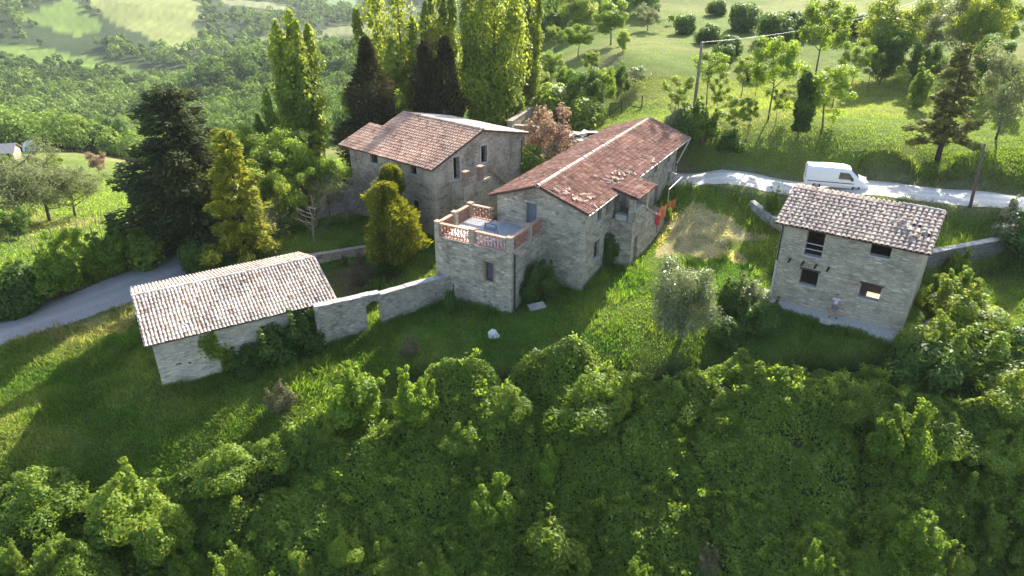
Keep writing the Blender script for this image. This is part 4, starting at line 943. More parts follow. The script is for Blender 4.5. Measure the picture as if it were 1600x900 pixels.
def v_bush(key, r, h, n, leaf, mat, seed=1, k=16, rc=.42, sq=.9, spikes=0, asp=.55, bark=BARK, shell=.28):
    """shrub with an uneven skin and shoots standing out of it"""
    rr = np.random.default_rng(seed); d = unit(rr.normal(size=(k, 3))); d[:, 2] = np.abs(d[:, 2])
    C = d*np.array([r*.68, r*.68, h*.62])*rr.uniform(.55, 1.05, (k, 1))+np.array([0, 0, h*.22]); R = r*rc*rr.uniform(.55, 1.15, k)
    P = [([Vector((0, 0, -.3)), Vector(c)*.55+Vector((0, 0, .1)), Vector(c)], [.05*r, .03*r, .012]) for c in C[:7]]
    for s in range(spikes):
        c = C[rr.integers(k)]; L = h*rr.uniform(.25, .55); dx = rr.normal(size=2)*.35
        for q in range(4): C = np.concatenate([C, [[c[0]*1.05+dx[0]*L*q/3, c[1]*1.05+dx[1]*L*q/3, c[2]+r*.25+L*q/3]]]); R = np.append(R, r*(.19-.03*q))
        P.append(([Vector(c), Vector(C[-1])], [.02*r, .008]))
    p, nn, kk = clumps(C, R, n, shell, sq); p[:, 2] = np.maximum(p[:, 2], .05)
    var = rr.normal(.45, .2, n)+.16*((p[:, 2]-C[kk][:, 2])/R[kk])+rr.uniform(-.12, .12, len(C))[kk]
    VAR[key] = (crown_mesh('foliage', p, nn, leaf, asp, var, mat), trunk_mesh('stems', P, bark), h)
def v_bare(key, h, r, seed=1, nb=12, mat=BARK_L, th=None, twigs=500, leaf=.05, lmat=L_GRY, stems=1):
    PP = []; T = []
    for s in range(stems):
        P, tips = branchy(h*(1 if s == 0 else random.uniform(.7, .95)), r, nb, .25, th or h*.012, seed+s, lean=0 if s == 0 else random.uniform(-.2, .2), sub=5); PP += P; T += tips
    m = MB()
    T = np.array([tuple(t) for t in T]); k = rng.integers(len(T), size=twigs); p = T[k]+rng.normal(size=(twigs, 3))*np.array([r*.22, r*.22, h*.07])
    VAR[key] = (crown_mesh('foliage', p, sph(twigs), leaf, .10, None, lmat), trunk_mesh('branches', PP, mat, 5), h)
def plant(name, key, p, h, label, cat, group=None, w=1., rz=None, sink=.1, parts=None):
    crown, trunk, h0 = VAR[key]; s = h/h0
    t = thing(name, label, cat, (p[0], p[1], p[2]-sink), group)
    t.rotation_euler[2] = random.uniform(0, 6.28) if rz is None else rz
    t.scale = (s*w, s*w, s)
    for me in (trunk, crown):
        o = bpy.data.objects.new(me.name, me); COL.objects.link(o); o.parent = t
    return t
def plant_px(name, key, px, pytop, y, label, cat, group=None, w=1., hmin=.6, **k):
    """stand a plant at distance y where its tip shows at px, pytop"""
    q = at_y(px, pytop, y); z = Hs(q.x, q.y); return plant(name, key, (q.x, q.y, z), max(hmin, q.z-z), label, cat, group, w, **k)
def plant_at(name, key, px, py, h, label, cat, group=None, w=1., **k):
    g = ground(px, py); return plant(name, key, g, h, label, cat, group, w, **k)

# ------------------------------------------------------------------ kinds of plant
v_poplar('pop_a', 17, 4.2, 7, 21000, .18, seed=1, lowf=.10, spread=.62)
v_poplar('pop_v', 18, 5.0, 9, 20000, .18, seed=4, lowf=.16, spread=1.05)
v_poplar('pop_b', 18, 5.2, 10, 24000, .19, seed=7, lowf=.05, spread=.75)
v_poplar('pop_c', 18, 3.4, 5, 14000, .19, seed=9, lowf=.2, spread=.8, open_=.9)
v_poplar('pop_s', 9, 1.7, 3, 4500, .16, L_YEL, seed=12, lowf=.05)
v_cone('cyp_a', 15, 3.9, 17000, .26, L_CYP, seed=2, power=.62, lumps=.55, droop=(0, 0, .35), asp=.22, top=.12, hollow=.3)
v_cone('cyp_b', 13, 2.2, 12000, .24, L_CYP, seed=5, power=.45, lumps=.6, droop=(0, 0, .7), asp=.22, top=.35)
v_cedar('cedar', 13.4, 4.3, 42000, .22, L_CED, 60, seed=3, lowz=.10, flat=.34, lim=.36, power=1.25)
v_cedar('golden', 11, 2.9, 16000, .20, L_GOL, 44, seed=6, lowz=.04, flat=.34, droopy=.22, lim=.30, power=1.0)
v_cedar('brown_con', 9.5, 2.7, 10000, .20, L_PNE, 40, seed=8, lowz=.16, flat=.25, droopy=.1, lim=.26)
v_cone('thuja', 7.4, 2.35, 15000, .17, L_THU, seed=9, power=.42, lumps=.6, base=.16, droop=(0, 0, .9), asp=.35, top=.55, hollow=.22)
v_cone('thuja_skirt', 3.0, 1.0, 5000, .15, L_DRK, seed=19, power=.3, lumps=.4, base=.0, droop=(0, 0, .6), asp=.4, top=.6)
v_cone('ivy_post', 7, 1.25, 7000, .17, L_DRK, seed=15, power=.25, lumps=.85, base=.10, droop=(0, 0, -.5), asp=.6, top=.7, bark=BARK)
v_broad('br_a', 8, 3.0, 15300, .135, L_GRN, seed=1)
v_broad('br_b', 8, 2.6, 13600, .135, L_GRN, seed=2, fork=.25, nb=11)
v_broad('br_y', 8, 2.7, 11900, .135, L_YEL, seed=3, nb=10, shell=.5)
v_broad('br_d', 8, 3.0, 16150, .135, L_SHR, seed=4, nb=11, clr=.38, low=.1)
v_broad('br_k', 8, 2.9, 16150, .135, L_DRK, seed=5, nb=11, clr=.38, low=.1)
v_broad('thin_a', 7, 1.7, 7000, .095, L_YEL, BARK, 8, .42, .085, 6, .36, .8, .5)
v_broad('thin_b', 7, 1.5, 5600, .095, L_YEL, BARK_L, 7, .45, .08, 7, .36, .8, .5)
v_broad('thin_c', 7, 1.9, 8600, .095, L_GRN, BARK, 8, .38, .09, 8, .36, .8, .45)
v_broad('olive', 4.7, 1.9, 26000, .095, L_OLV, BARK, 13, .14, .17, 9, .46, .95, .5, low=.06, asp=.3)
v_broad('grey_oliv', 7, 2.6, 12000, .13, L_WIL, BARK, 10, .25, .12, 10, .38, .9, .4, low=.05, asp=.35)
v_broad('willow', 6.5, 3.0, 12000, .12, L_WIL, BARK, 12, .22, .15, 11, .36, .9, .5, asp=.3)
v_broad('pink', 6, 2.5, 6500, .13, L_PNK, BARK, 11, .2, .07, 12, .34, .9, .5)
v_broad('umbrella', 3.6, 1.9, 4500, .10, L_OLV, BARK, 9, .42, .07, 13, .40, .55, .35)
v_bare('bare_t', 4.5, 1.5, 2, 9, BARK_L, twigs=350, stems=2)
v_bare('bare_b', 4.2, 2.4, 5, 14, BARK_L, .05, 4200, .09, stems=5)
v_bare('bare_d', 4.0, 1.3, 8, 9, BARK_D, twigs=900, leaf=.07, lmat=L_OLV)
v_bush('bu_a', 1.7, 2.6, 10500, .082, L_SHR, 1, 18, spikes=6)
v_bush('bu_b', 1.5, 2.4, 9000, .08, L_GRN, 2, 15, spikes=8)
v_bush('bu_c', 2.0, 2.6, 12000, .082, L_BRA, 3, 22, spikes=3)
v_bush('bu_y', 1.4, 2.8, 8500, .08, L_YEL, 4, 14, spikes=9)
v_bush('bu_k', 1.5, 2.0, 8500, .095, L_DRK, 5, 20, .5, spikes=2)
v_bush('bu_ball', 1.6, 2.7, 8000, .10, L_DRK, 6, 34, .48, shell=.14)
v_bush('bu_o', 1.5, 2.0, 5000, .10, L_OLV, 7, 18, asp=.35, spikes=4)
v_bush('bu_far', 2.4, 3.4, 5000, .17, L_DRK, 8, 26, .45, shell=.2)
v_bush('bu_fary', 2.2, 2.6, 4500, .16, L_YEL, 9, 20, .45)
v_bush('bu_dry', 1.3, 1.6, 3500, .10, L_GRY, 21, 16, .4, spikes=8, asp=.25)
v_bush('hedge', 1.0, 2.0, 4200, .12, L_SHR, 10, 14, .55, spikes=4)

# ------------------------------------------------------------------ ground cover: grass
def blades(x, y, h, wd, colr, fan=.5):
    n = len(x); z = H(x, y); a = rng.uniform(0, 2*math.pi, n); lean = rng.normal(0, fan, (n, 2))*h[:, None]
    b = np.stack([np.cos(a), np.sin(a), np.zeros(n)], 1)*wd[:, None]; p = np.stack([x, y, z-.02], 1)
    tip = p+np.stack([lean[:, 0], lean[:, 1], h], 1); mid = p+np.stack([lean[:, 0]*.35, lean[:, 1]*.35, h*.6], 1)
    V = np.stack([p-b, p+b, mid+b*.7, tip, mid-b*.7], 1).reshape(-1, 3)
    i = np.arange(n)*5
    return V, np.stack([i, i+1, i+2, i+4], 1), np.stack([i+4, i+2, i+3, i+3], 1), np.repeat(colr, 5, 0)
def M_grass():
    m = bpy.data.materials.new('grass_blade'); m.use_nodes = True; n, l = m.node_tree.nodes, m.node_tree.links
    b = n['Principled BSDF']; b.inputs['Roughness'].default_value = .55; b.inputs['Specular IOR Level'].default_value = .25
    at = n.new('ShaderNodeAttribute'); at.attribute_name = 'col'; l.new(at.outputs['Color'], b.inputs['Base Color'])
    t = n.new('ShaderNodeBsdfTranslucent'); mx = n.new('ShaderNodeMix'); mx.data_type = 'RGBA'; mx.blend_type = 'MULTIPLY'; mx.inputs[0].default_value = 1
    l.new(at.outputs['Color'], mx.inputs[6]); mx.inputs[7].default_value = (2.4, 2.5, 1.0, 1); l.new(mx.outputs[2], t.inputs[0])
    ms = n.new('ShaderNodeMixShader'); ms.inputs[0].default_value = .52; l.new(b.outputs[0], ms.inputs[1]); l.new(t.outputs[0], ms.inputs[2]); l.new(ms.outputs[0], n['Material Output'].inputs['Surface'])
    return m
foot = []                                     # where no grass grows: building footprints
def rect(o, d, L, n, W): foot.append([tuple((o)[:2]), tuple((o+d*L)[:2]), tuple((o+d*L+n*W)[:2]), tuple((o+n*W)[:2])])
rect(M0, MA, 20, -MN, 7); rect(M0+MA*4.95, MA, 6.7, MN, 1.8); rect(T0, NL, 6.3, MA, 4.7); rect(B0, BD, 10.5, BG, 11.4); rect(R0-RN*1.0-RD*.2, RD, 8.9, RN, 8.0); rect(S0, SD, 10.4, SN, 8.2)
rect(R0+RD*8.7-RN*1, RD, 1.4, RN, 5)
def grass_patch(n, x0, x1, y0, y1, hfun, w_=.022, fan=.45, keep=None):
    x = rng.uniform(x0, x1, n); y = rng.uniform(y0, y1, n); ok = np.ones(n, bool)
    for f in foot: ok &= ~inpoly(x, y, f)
    for rd, hw in ((ROAD_L, 2.5), (ROAD_R, 1.9)): ok &= segdist(x, y, rd[::3]+[rd[-1]])[0] > hw
    ok &= ~(inpoly(x, y, YARD) & (rng.uniform(0, 1, n) > .12))
    px, py = proj(x, y, H0(x, y)); ok &= (px > -250) & (px < 1900) & (py < 960)
    if keep is not None: ok &= keep(x, y)
    x, y = x[ok], y[ok]; g = fbm(x/1.7, y/1.7, 71); g2 = fbm(x/6, y/6, 73)
    h = hfun(x, y, g, g2)*rng.uniform(.6, 1.3, len(x)); dry = inpoly(x, y, DRY); h = np.where(dry, h*.35, h)
    far_ = np.clip((y-58)/15, 0, 1)[:, None]
    c = ground_col(x, y); c = c*(1-.45*far_)+.45*far_*np.array([.17, .21, .06]); c = c*(1.05+.35*rng.normal(0, .5, (len(x), 1)))+np.clip(g2-.5, 0, 1)[:, None]*np.array([.08, .06, .0])
    straw = rng.uniform(0, 1, len(x)) < (.04+.22*np.clip(g2-.55, 0, 1)*2)*(y < 60)
    c[straw] = np.array([.19, .165, .085])*rng.uniform(.7, 1.2, (straw.sum(), 1))
    return blades(x, y, h, np.full(len(x), w_)*rng.uniform(.7, 1.3, len(x)), np.clip(c, .005, .6), fan)
parts_ = [grass_patch(205000, -40, 46, 37, 62, lambda x, y, g, g2: .10+.38*np.clip(g-.35, 0, 1)+.25*np.clip(g2-.5, 0, 1), .026, .5),
          grass_patch(70000, -36, -8, 28, 46, lambda x, y, g, g2: .18+.5*np.clip(g-.3, 0, 1), .03, .7),
          grass_patch(110000, 10, 62, 60, 92, lambda x, y, g, g2: .10+.30*np.clip(g-.35, 0, 1), .022, .6),
          grass_patch(3000, 5, 85, 88, 135, lambda x, y, g, g2: .08+.25*np.clip(g-.35, 0, 1), .05, .6),
          grass_patch(50000, -70, -18, 50, 115, lambda x, y, g, g2: .2+.6*np.clip(g-.35, 0, 1), .055, .6)]
def near_wall(x, y):
    d = np.full(x.shape, 9.)
    for f in foot: d = np.minimum(d, segdist(x, y, [p+(0,) for p in f]+[f[0]+(0,)])[0])
    for a, b in (((GA.x, GA.y), (GB.x, GB.y)), WALL_R, WALL_Y): d = np.minimum(d, segdist(x, y, [a+(0,), b+(0,)])[0])
    return (d < .35+.9*fbm(x/1.5, y/1.5, 99)) & (fbm(x/2.1, y/2.1, 98) > .42)
parts_.append(grass_patch(260000, -26, 41, 36, 70, lambda x, y, g, g2: .25+.7*np.clip(g-.35, 0, 1), .035, .45, keep=near_wall))
parts_.append(grass_patch(60000, -40, 40, 36, 62, lambda x, y, g, g2: .35+.5*g2, .03, .5, keep=lambda x, y: (fbm(x/1.4, y/1.4, 96) > .62) & ~inpoly(x, y, DRY)))
off = 0; GV = []; GQ = []; GC = []
for V, q, t, c in parts_:
    GV.append(V); GC.append(c); GQ += [q+off, t+off]; off += len(V)
Q4 = np.concatenate(GQ); V4 = np.concatenate(GV)
# the tip triangles carry a repeated corner: split them properly
tri = Q4[:, 2] == Q4[:, 3]
me = bpy.data.meshes.new('grass'); me.vertices.add(len(V4)); me.vertices.foreach_set('co', V4.astype(np.float32).ravel())
qq, tt = Q4[~tri], Q4[tri][:, :3]
me.loops.add(qq.size+tt.size); me.loops.foreach_set('vertex_index', np.concatenate([qq.ravel(), tt.ravel()]).astype(np.int32))
me.polygons.add(len(qq)+len(tt)); me.polygons.foreach_set('loop_start', np.concatenate([np.arange(len(qq))*4, len(qq)*4+np.arange(len(tt))*3]).astype(np.int32)); me.update(calc_edges=True)
a = me.attributes.new('col', 'FLOAT_COLOR', 'POINT'); c4 = np.ones((len(V4), 4), np.float32); c4[:, :3] = np.concatenate(GC); a.data.foreach_set('color', c4.ravel())
link_mesh('grass', me, M_grass(), kind='stuff')

# ------------------------------------------------------------------ ground cover: the bramble bank
BR_TOP = [(-60, 742), (0, 800), (60, 788), (120, 770), (200, 750), (260, 735), (330, 712), (400, 684), (450, 655), (520, 640), (600, 618), (680, 606), (760, 600), (840, 588), (900, 575), (960, 580), (1040, 590), (1120, 578), (1220, 585), (1300, 585), (1400, 562), (1480, 530), (1560, 560), (1680, 580)]
_bt = np.array(BR_TOP, float)
_dr = np.random.default_rng(77); _nd = 190
_dx = _dr.uniform(-34, 36, _nd); _dy = 41-22*_dr.uniform(0, 1, _nd)**1.1; _drad = _dr.uniform(1.0, 2.9, _nd)
_dh = _drad*_dr.uniform(.45, .85, _nd)*np.where((_dx > -9) & (_dx < 15) & (_dy < 34.5), .55, 1.)
def canopy(x, y):
    b = fbm(x/4.2, y/4.2, 81, 3); b2 = fbm(x/1.3, y/1.3, 83, 2)
    wx = x+1.2*(fbm(x/1.1, y/1.1, 87)-.5); wy = y+1.2*(fbm(x/1.1, y/1.1, 89)-.5)
    dome = np.zeros(np.shape(x))
    for cx_, cy_, r_, h_ in zip(_dx, _dy, _drad, _dh):
        q = 1-((wx-cx_)**2+(wy-cy_)**2)/(r_*r_); dome = np.maximum(dome, h_*np.sqrt(np.clip(q, 0, 1)))
    dome = dome*np.where((x > 15) & (x < 28), np.clip((37.4-.12*(x-15)-y)/1.5, 0, 1), 1)
    dome = dome*np.where(x < -6, np.clip((35.0+(x+6)*.27-y)/1.6, 0, 1), 1)
    return H0(x, y)+.3+1.6*np.clip(b-.3, 0, 1)+.8*(b2-.5)+dome
def in_bramble(x, y):
    px, py = proj(x, y, H0(x, y)+.8); return (py > np.interp(px, _bt[:, 0], _bt[:, 1])+26*(fbm(x/1.6, y/1.6, 95)-.5)) & (py < 1060) & (px > -260) & (px < 1900)
n = 760000
x = rng.uniform(-38, 43, n); y = rng.uniform(18, 41, n); ok = in_bramble(x, y); x, y = x[ok], y[ok]
e_ = .25; zc_ = canopy(x, y); gx = (canopy(x+e_, y)-zc_)/e_; gy = (canopy(x, y+e_)-zc_)/e_
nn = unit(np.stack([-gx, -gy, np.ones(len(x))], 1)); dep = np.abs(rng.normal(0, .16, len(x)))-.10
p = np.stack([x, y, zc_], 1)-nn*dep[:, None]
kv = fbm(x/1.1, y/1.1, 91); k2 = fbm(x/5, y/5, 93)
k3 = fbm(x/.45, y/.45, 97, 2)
var = rng.normal(.42, .15, len(x))+(kv-.5)*.5+(k2-.5)*.6+(k3-.5)*.6-dep*.5  # deeper leaves darker, top ones lighter: shade put into the leaf colour
ns_ = 1500; sx_ = rng.uniform(-32, 34, ns_); sy_ = rng.uniform(19, 41, ns_); ok = in_bramble(sx_, sy_) & (fbm(sx_/4, sy_/4, 111) > .40); sx_, sy_ = sx_[ok], sy_[ok]; sz_ = canopy(sx_, sy_); ns_ = len(sx_)
m_ = 75; kk_ = np.repeat(np.arange(ns_), m_); tt_ = rng.uniform(0, 1, ns_*m_); ln_ = rng.uniform(.35, 1.25, ns_)[kk_]; dx_ = rng.normal(0, .5, ns_)[kk_]; dy_ = rng.normal(0, .5, ns_)[kk_]
sp_ = np.stack([sx_[kk_]+dx_*tt_*ln_+rng.normal(0, .13, len(kk_)), sy_[kk_]+dy_*tt_*ln_+rng.normal(0, .13, len(kk_)), sz_[kk_]-.1+ln_*(tt_-.35*tt_*tt_)+rng.normal(0, .10, len(kk_))], 1)
p = np.concatenate([p, sp_]); nn = np.concatenate([nn, sph(len(kk_))+np.array([0, 0, .6])]); var = np.concatenate([var, rng.normal(.62, .18, len(kk_))+rng.normal(0, .12, ns_)[kk_]])  # raised shoots get a brighter leaf colour, painting in sunlit highlights
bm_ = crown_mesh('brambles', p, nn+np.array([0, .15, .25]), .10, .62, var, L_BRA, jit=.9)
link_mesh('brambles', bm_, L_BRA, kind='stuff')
# earthy tangle under the leaves
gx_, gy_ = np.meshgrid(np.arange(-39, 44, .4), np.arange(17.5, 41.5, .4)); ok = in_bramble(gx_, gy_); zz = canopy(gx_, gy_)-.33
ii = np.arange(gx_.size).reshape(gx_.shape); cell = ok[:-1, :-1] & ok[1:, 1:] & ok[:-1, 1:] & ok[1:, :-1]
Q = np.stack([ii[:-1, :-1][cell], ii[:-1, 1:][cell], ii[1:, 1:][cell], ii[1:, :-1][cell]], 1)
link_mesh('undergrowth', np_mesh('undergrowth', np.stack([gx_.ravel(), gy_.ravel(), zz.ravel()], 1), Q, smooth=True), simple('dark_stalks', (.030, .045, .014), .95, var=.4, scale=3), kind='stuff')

# ------------------------------------------------------------------ far woods on the valley sides
def wood(name, n, y0, y1, a0, a1, lf, size, seed, excl=True, hmul=1., thin=None):
    rg = np.random.default_rng(seed); y = np.sqrt(rg.uniform(y0*y0, y1*y1, n)); a = rg.uniform(a0, a1, n); x = a*(y+YO)
    ok = np.ones(n, bool)
    if excl: ok &= ~in_field(x, y)
    if thin is not None: ok &= thin(x, y)
    x, y = x[ok], y[ok]; z = H(x, y); n = len(x)
    hh = (3.4+7*rg.beta(1.6, 2.6, n))*hmul*(.6+.8*vnoise(x/40, y/40, 7)); rad = hh*rg.uniform(.30, .48, n)
    k = np.repeat(np.arange(n), lf); m = len(k)
    d = unit(rg.normal(size=(m, 3))); d[:, 2] = np.where(d[:, 2] < -.35, -d[:, 2], d[:, 2])
    lump = .62+.6*vnoise(d[:, 0]*2.2+k*3.1, d[:, 1]*2.2+d[:, 2]*1.7+k*1.7, seed)
    P = np.stack([x[k], y[k], z[k]+hh[k]*.52], 1)+d*np.stack([rad[k]*lump, rad[k]*lump, hh[k]*.50*lump], 1)
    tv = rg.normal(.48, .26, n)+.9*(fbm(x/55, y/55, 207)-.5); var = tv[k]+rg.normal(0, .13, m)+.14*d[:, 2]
    V, Q = leaf_quads(P, d, size, .75, rg, jit=.8)
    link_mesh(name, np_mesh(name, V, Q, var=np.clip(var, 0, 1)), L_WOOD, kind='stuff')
wood('woods', 2900, 165, 290, -.74, -.14, 210, .36, 101)
wood('woods', 4400, 290, 480, -.76, .02, 110, .58, 102)
wood('woods', 5600, 480, 950, -.76, .22, 56, .95, 103, thin=lambda x, y: fbm(x/60, y/60, 201) > .46)
wood('woods', 500, 130, 260, -.12, .16, 200, .4, 104)
wood('woods', 420, 112, 175, -.60, -.22, 240, .30, 105, thin=lambda x, y: (fbm(x/25, y/25, 203) > .35) & ~((x < -38) & (y < 155)))

# ------------------------------------------------------------------ single trees behind and around the houses
PG = 'tall poplars behind the houses'
plant_px('poplar', 'pop_a', 450, 12, 76, 'many-stemmed poplar standing alone, leftmost of the tall poplars', 'poplar', PG, 1.0, rz=.6)
plant_px('poplar', 'pop_s', 415, 136, 72, 'small slim poplar at the left foot of the leftmost tall poplar', 'poplar')
plant_px('poplar', 'pop_v', 618, -45, 83, 'poplar spreading like a V behind the left end of the stone house', 'poplar', PG, 1.0, rz=2.)
plant_px('poplar', 'pop_c', 690, -45, 88, 'thin poplar showing above the pair of black cypresses', 'poplar', PG, 1.0, rz=.3)
plant_px('poplar', 'pop_b', 771, -70, 80, 'thickest and densest poplar, right behind the stone house ridge', 'poplar', PG, .82, rz=1.)
plant_px('poplar', 'pop_c', 826, -40, 85, 'slender open poplar with a bare dark lower trunk, rightmost of the poplars', 'poplar', PG, .8, rz=4.)
plant_px('conifer', 'cyp_a', 570, 56, 71, 'broad blackish cypress with a thin crooked tip left of the stone house', 'cypress', None, 1.0)
plant_px('conifer', 'cyp_b', 662, 62, 77, 'left one of two blackish cypresses behind the stone house roof', 'cypress', None, .95)
plant_px('conifer', 'cyp_b', 694, 56, 78, 'right one of two blackish cypresses behind the stone house roof', 'cypress', None, 1.0)
plant_px('cedar_tree', 'cedar', 255, 138, 58.5, 'huge dark spreading cedar at the bend of the asphalt road', 'cedar', None, 1.02)
plant_px('golden_cypress', 'golden', 350, 200, 54.2, 'golden yellow pointed cypress beside the dark cedar', 'cypress', None, 1.08)
plant_px('golden_tree', 'thuja', 601, 284, 51.6, 'round-headed golden green evergreen in the yard before the stone house', 'evergreen', None, 1.0)
plant_px('dark_evergreen', 'thuja_skirt', 604, 372, 51.0, 'narrow dark bush growing round the foot of the round-headed golden evergreen', 'shrub', None, 1.0)
plant_px('golden_tree', 'thuja', 607, 256, 56.0, 'golden-topped evergreen hiding behind the larger round one, against the house wall', 'evergreen', None, .85)
plant_at('round_bush', 'bu_ball', 319, 424, 2.9, 'clipped dark ball-shaped bush at the roadside behind the shed', 'shrub')
plant_at('bare_shrub', 'bare_b', 543, 350, 5.0, 'grey leafless bush by the left corner of the stone house', 'shrub', None, 1.0)
plant_at('bare_tree', 'bare_t', 492, 382, 4.6, 'pale leafless sapling on the lawn above the yard', 'tree')
plant_at('small_tree', 'bare_d', 436, 394, 4.4, 'small dark-stemmed tree with sparse leaves behind the shed ridge', 'tree')
for k, (px, py, h) in enumerate(((412, 362, 2.2), (438, 352, 2.4), (462, 343, 2.5), (486, 335, 2.7), (506, 326, 2.6))):
    plant_at('hedge_bush', 'hedge', px, py, h, ('laurel bush at the near left end of the hedge row', 'second laurel bush from the near end of the hedge row', 'middle laurel bush of the hedge row', 'second laurel bush from the far end of the hedge row', 'tallest laurel bush at the far end of the hedge row')[k], 'shrub', 'laurel hedge at the lawn edge')
GG = 'leafy trees left of the stone house'
for key, px, py, y, w_, lab in (('br_b', 378, 212, 68, .9, 'bright green tree just right of the golden cypress tip'), ('br_y', 424, 205, 66, .9, 'bright green tree below the small slim poplar'), ('br_b', 470, 232, 63, .9, 'fresh green bushy tree at the foot of the leftmost tall poplar'),
                          ('br_b', 505, 252, 62, .9, 'mid green tree under the broad blackish cypress'), ('br_y', 398, 262, 60, .9, 'low bright yellow green tree behind the laurel hedge'), ('br_d', 448, 278, 59, .8, 'low shaded tree directly behind the laurel hedge'),
                          ('br_y', 352, 246, 72, 1., 'yellow green tree half hidden behind the golden cypress'), ('br_y', 590, 128, 76, .8, 'light green tree between the broad blackish cypress and the V-shaped poplar'), ('br_a', 745, 70, 92, .9, 'light green tree between the cypress pair and the thickest poplar'), ('br_y', 718, 118, 84, .7, 'low light green tree at the left foot of the thickest poplar'),
                          ('br_y', 802, 150, 80, .6, 'low bright bush-like tree at the right foot of the thickest poplar'), ('br_d', 330, 250, 80, .8, 'green tree in the gap between the cedar and the golden cypress')):
    plant_px('leafy_tree', key, px, py, y, lab, 'tree', GG, w_)
GH = 'woodland trees at the top of the meadow'
for key, px, py, y, w_, lab in (('br_y', 862, 78, 98, 1., 'pale yellow green tree right of the rightmost poplar'), ('br_a', 905, 40, 108, 1.1, 'tall fresh green tree behind the pale yellow green tree'), ('br_b', 958, 5, 112, 1.2, 'tallest fresh green tree at the left edge of the meadow'), ('br_y', 868, 40, 120, 1., 'tall pale tree far behind the rightmost poplar'),
                          ('br_d', 975, 48, 103, .9, 'rounded mid green tree leaning over the meadow edge'), ('br_y', 925, 78, 96, .9, 'yellow green tree above the grey leafless shrub'), ('grey_oliv', 1015, 8, 125, 1.2, 'greyish green tree at the top end of the meadow'), ('br_y', 1050, 22, 130, .9, 'low yellow green tree beside the dark gorse at the meadow top'),
                          ('br_a', 1000, -20, 140, 1.2, 'green tree crown rising above the meadow woodland'), ('br_y', 845, 112, 90, .7, 'small open tree beside the ruined walls'), ('br_b', 882, 108, 90, .8, 'small bright tree behind the ruined walls'), ('br_d', 905, -10, 130, 1.2, 'crown of a far green tree above the woodland')):
    plant_px('leafy_tree', key, px, py, y, lab, 'tree', GH, w_)
plant_px('ivy_bush', 'br_k', 912, 112, 84, 'dark ivy-covered bush left of the ivy-wrapped trunks', 'shrub', None, .9)
plant_px('ivy_tree', 'thin_c', 946, 104, 84, 'leaning trunk wrapped in bright ivy at the meadow edge', 'tree', None, .9)
plant_px('ivy_tree', 'br_k', 968, 101, 88, 'narrow dark ivy column beside the grey leafless shrub', 'tree', None, .7)
plant_px('bare_shrub', 'bare_b', 957, 78, 94, 'mauve grey leafless shrub at the meadow edge', 'shrub', None, 1.)
plant_px('small_tree', 'umbrella', 994, 106, 90, 'small umbrella-shaped tree alone on the meadow', 'tree', None, 1.1)
plant_px('blossom_tree', 'pink', 858, 172, 68.5, 'pinkish and yellow young-leaved tree between the two farmhouses', 'tree', None, .85)
plant_px('leafy_shrub', 'bu_fary', 830, 232, 66, 'yellow green hedge bush below the pink blossom tree', 'shrub', None, .8)
plant_px('leafy_shrub', 'bu_fary', 862, 132, 84, 'light green bush hiding the end of the ruined wall', 'shrub', None, 1.2)
plant_px('leafy_shrub', 'bu_fary', 915, 155, 80, 'pale shrub in front of the dark ivy-covered bush', 'shrub', None, 1.)
TG = 'thin-trunked young trees between meadow and road'
for key, bx, by, ty, w_, lab in (('thin_b', 1056, 197, 112, 1.1, 'thin tree left of the grey utility pole'), ('thin_a', 1103, 170, 78, 1., 'thin tree just right of the utility pole, flat-topped'), ('thin_b', 1118, 190, 118, .9, 'stunted thin tree with a broken top right of the pole'), ('thin_b', 1144, 224, 145, 1.2, 'small thin tree at the bank edge above the gravel road, nearest the farmhouse'),
                       ('thin_a', 1158, 152, 85, 1., 'thin pale-leaved tree halfway up the slope'), ('thin_b', 1169, 210, 150, 1., 'crooked thin sapling on the bank between two stronger ones'), ('thin_c', 1200, 188, 52, .9, 'tall thin tree with leaves only on its right side'), ('thin_b', 1211, 196, 136, .8, 'low thin tree at the foot of the tall one-sided tree'),
                       ('thin_c', 1283, 208, 96, 1.15, 'leaning many-branched thin tree right of the ivy column'), ('thin_c', 1272, 128, -8, 1.0, 'tallest open-crowned tree of the slope, above the ivy column'), ('thin_a', 1326, 150, 62, .9, 'thin sapling with a bare upper stem before the dark thicket'), ('thin_a', 1180, 150, 100, .9, 'thin tree behind the crooked sapling'), ('thin_a', 1300, 170, 105, 1.1, 'pale thin tree behind the leaning many-branched one'),
                       ('thin_a', 1355, 140, 80, 1.1, 'pale bushy young tree at the left edge of the dark thicket')):
    g = ground(bx, by); q = at_y(bx, ty, g.y); plant('thin_tree', key, g, max(2, q.z-g.z), lab, 'tree', TG, w_)
g = ground(1247, 212); q = at_y(1248, 112, g.y); plant('ivy_tree', 'ivy_post', g, q.z-g.z, 'dark ivy-clad trunk standing among thin trees on the slope', 'tree', None, 1.0)
g = ground(1478, 246); q = at_y(1510, 70, g.y); plant('brown_conifer', 'brown_con', Vector((q.x+.2, g.y, g.z)), q.z-g.z, 'olive brown conifer with open tiers on the bank above the road', 'conifer', None, 1.0)
TH = 'trees of the thicket on the upper right slope'
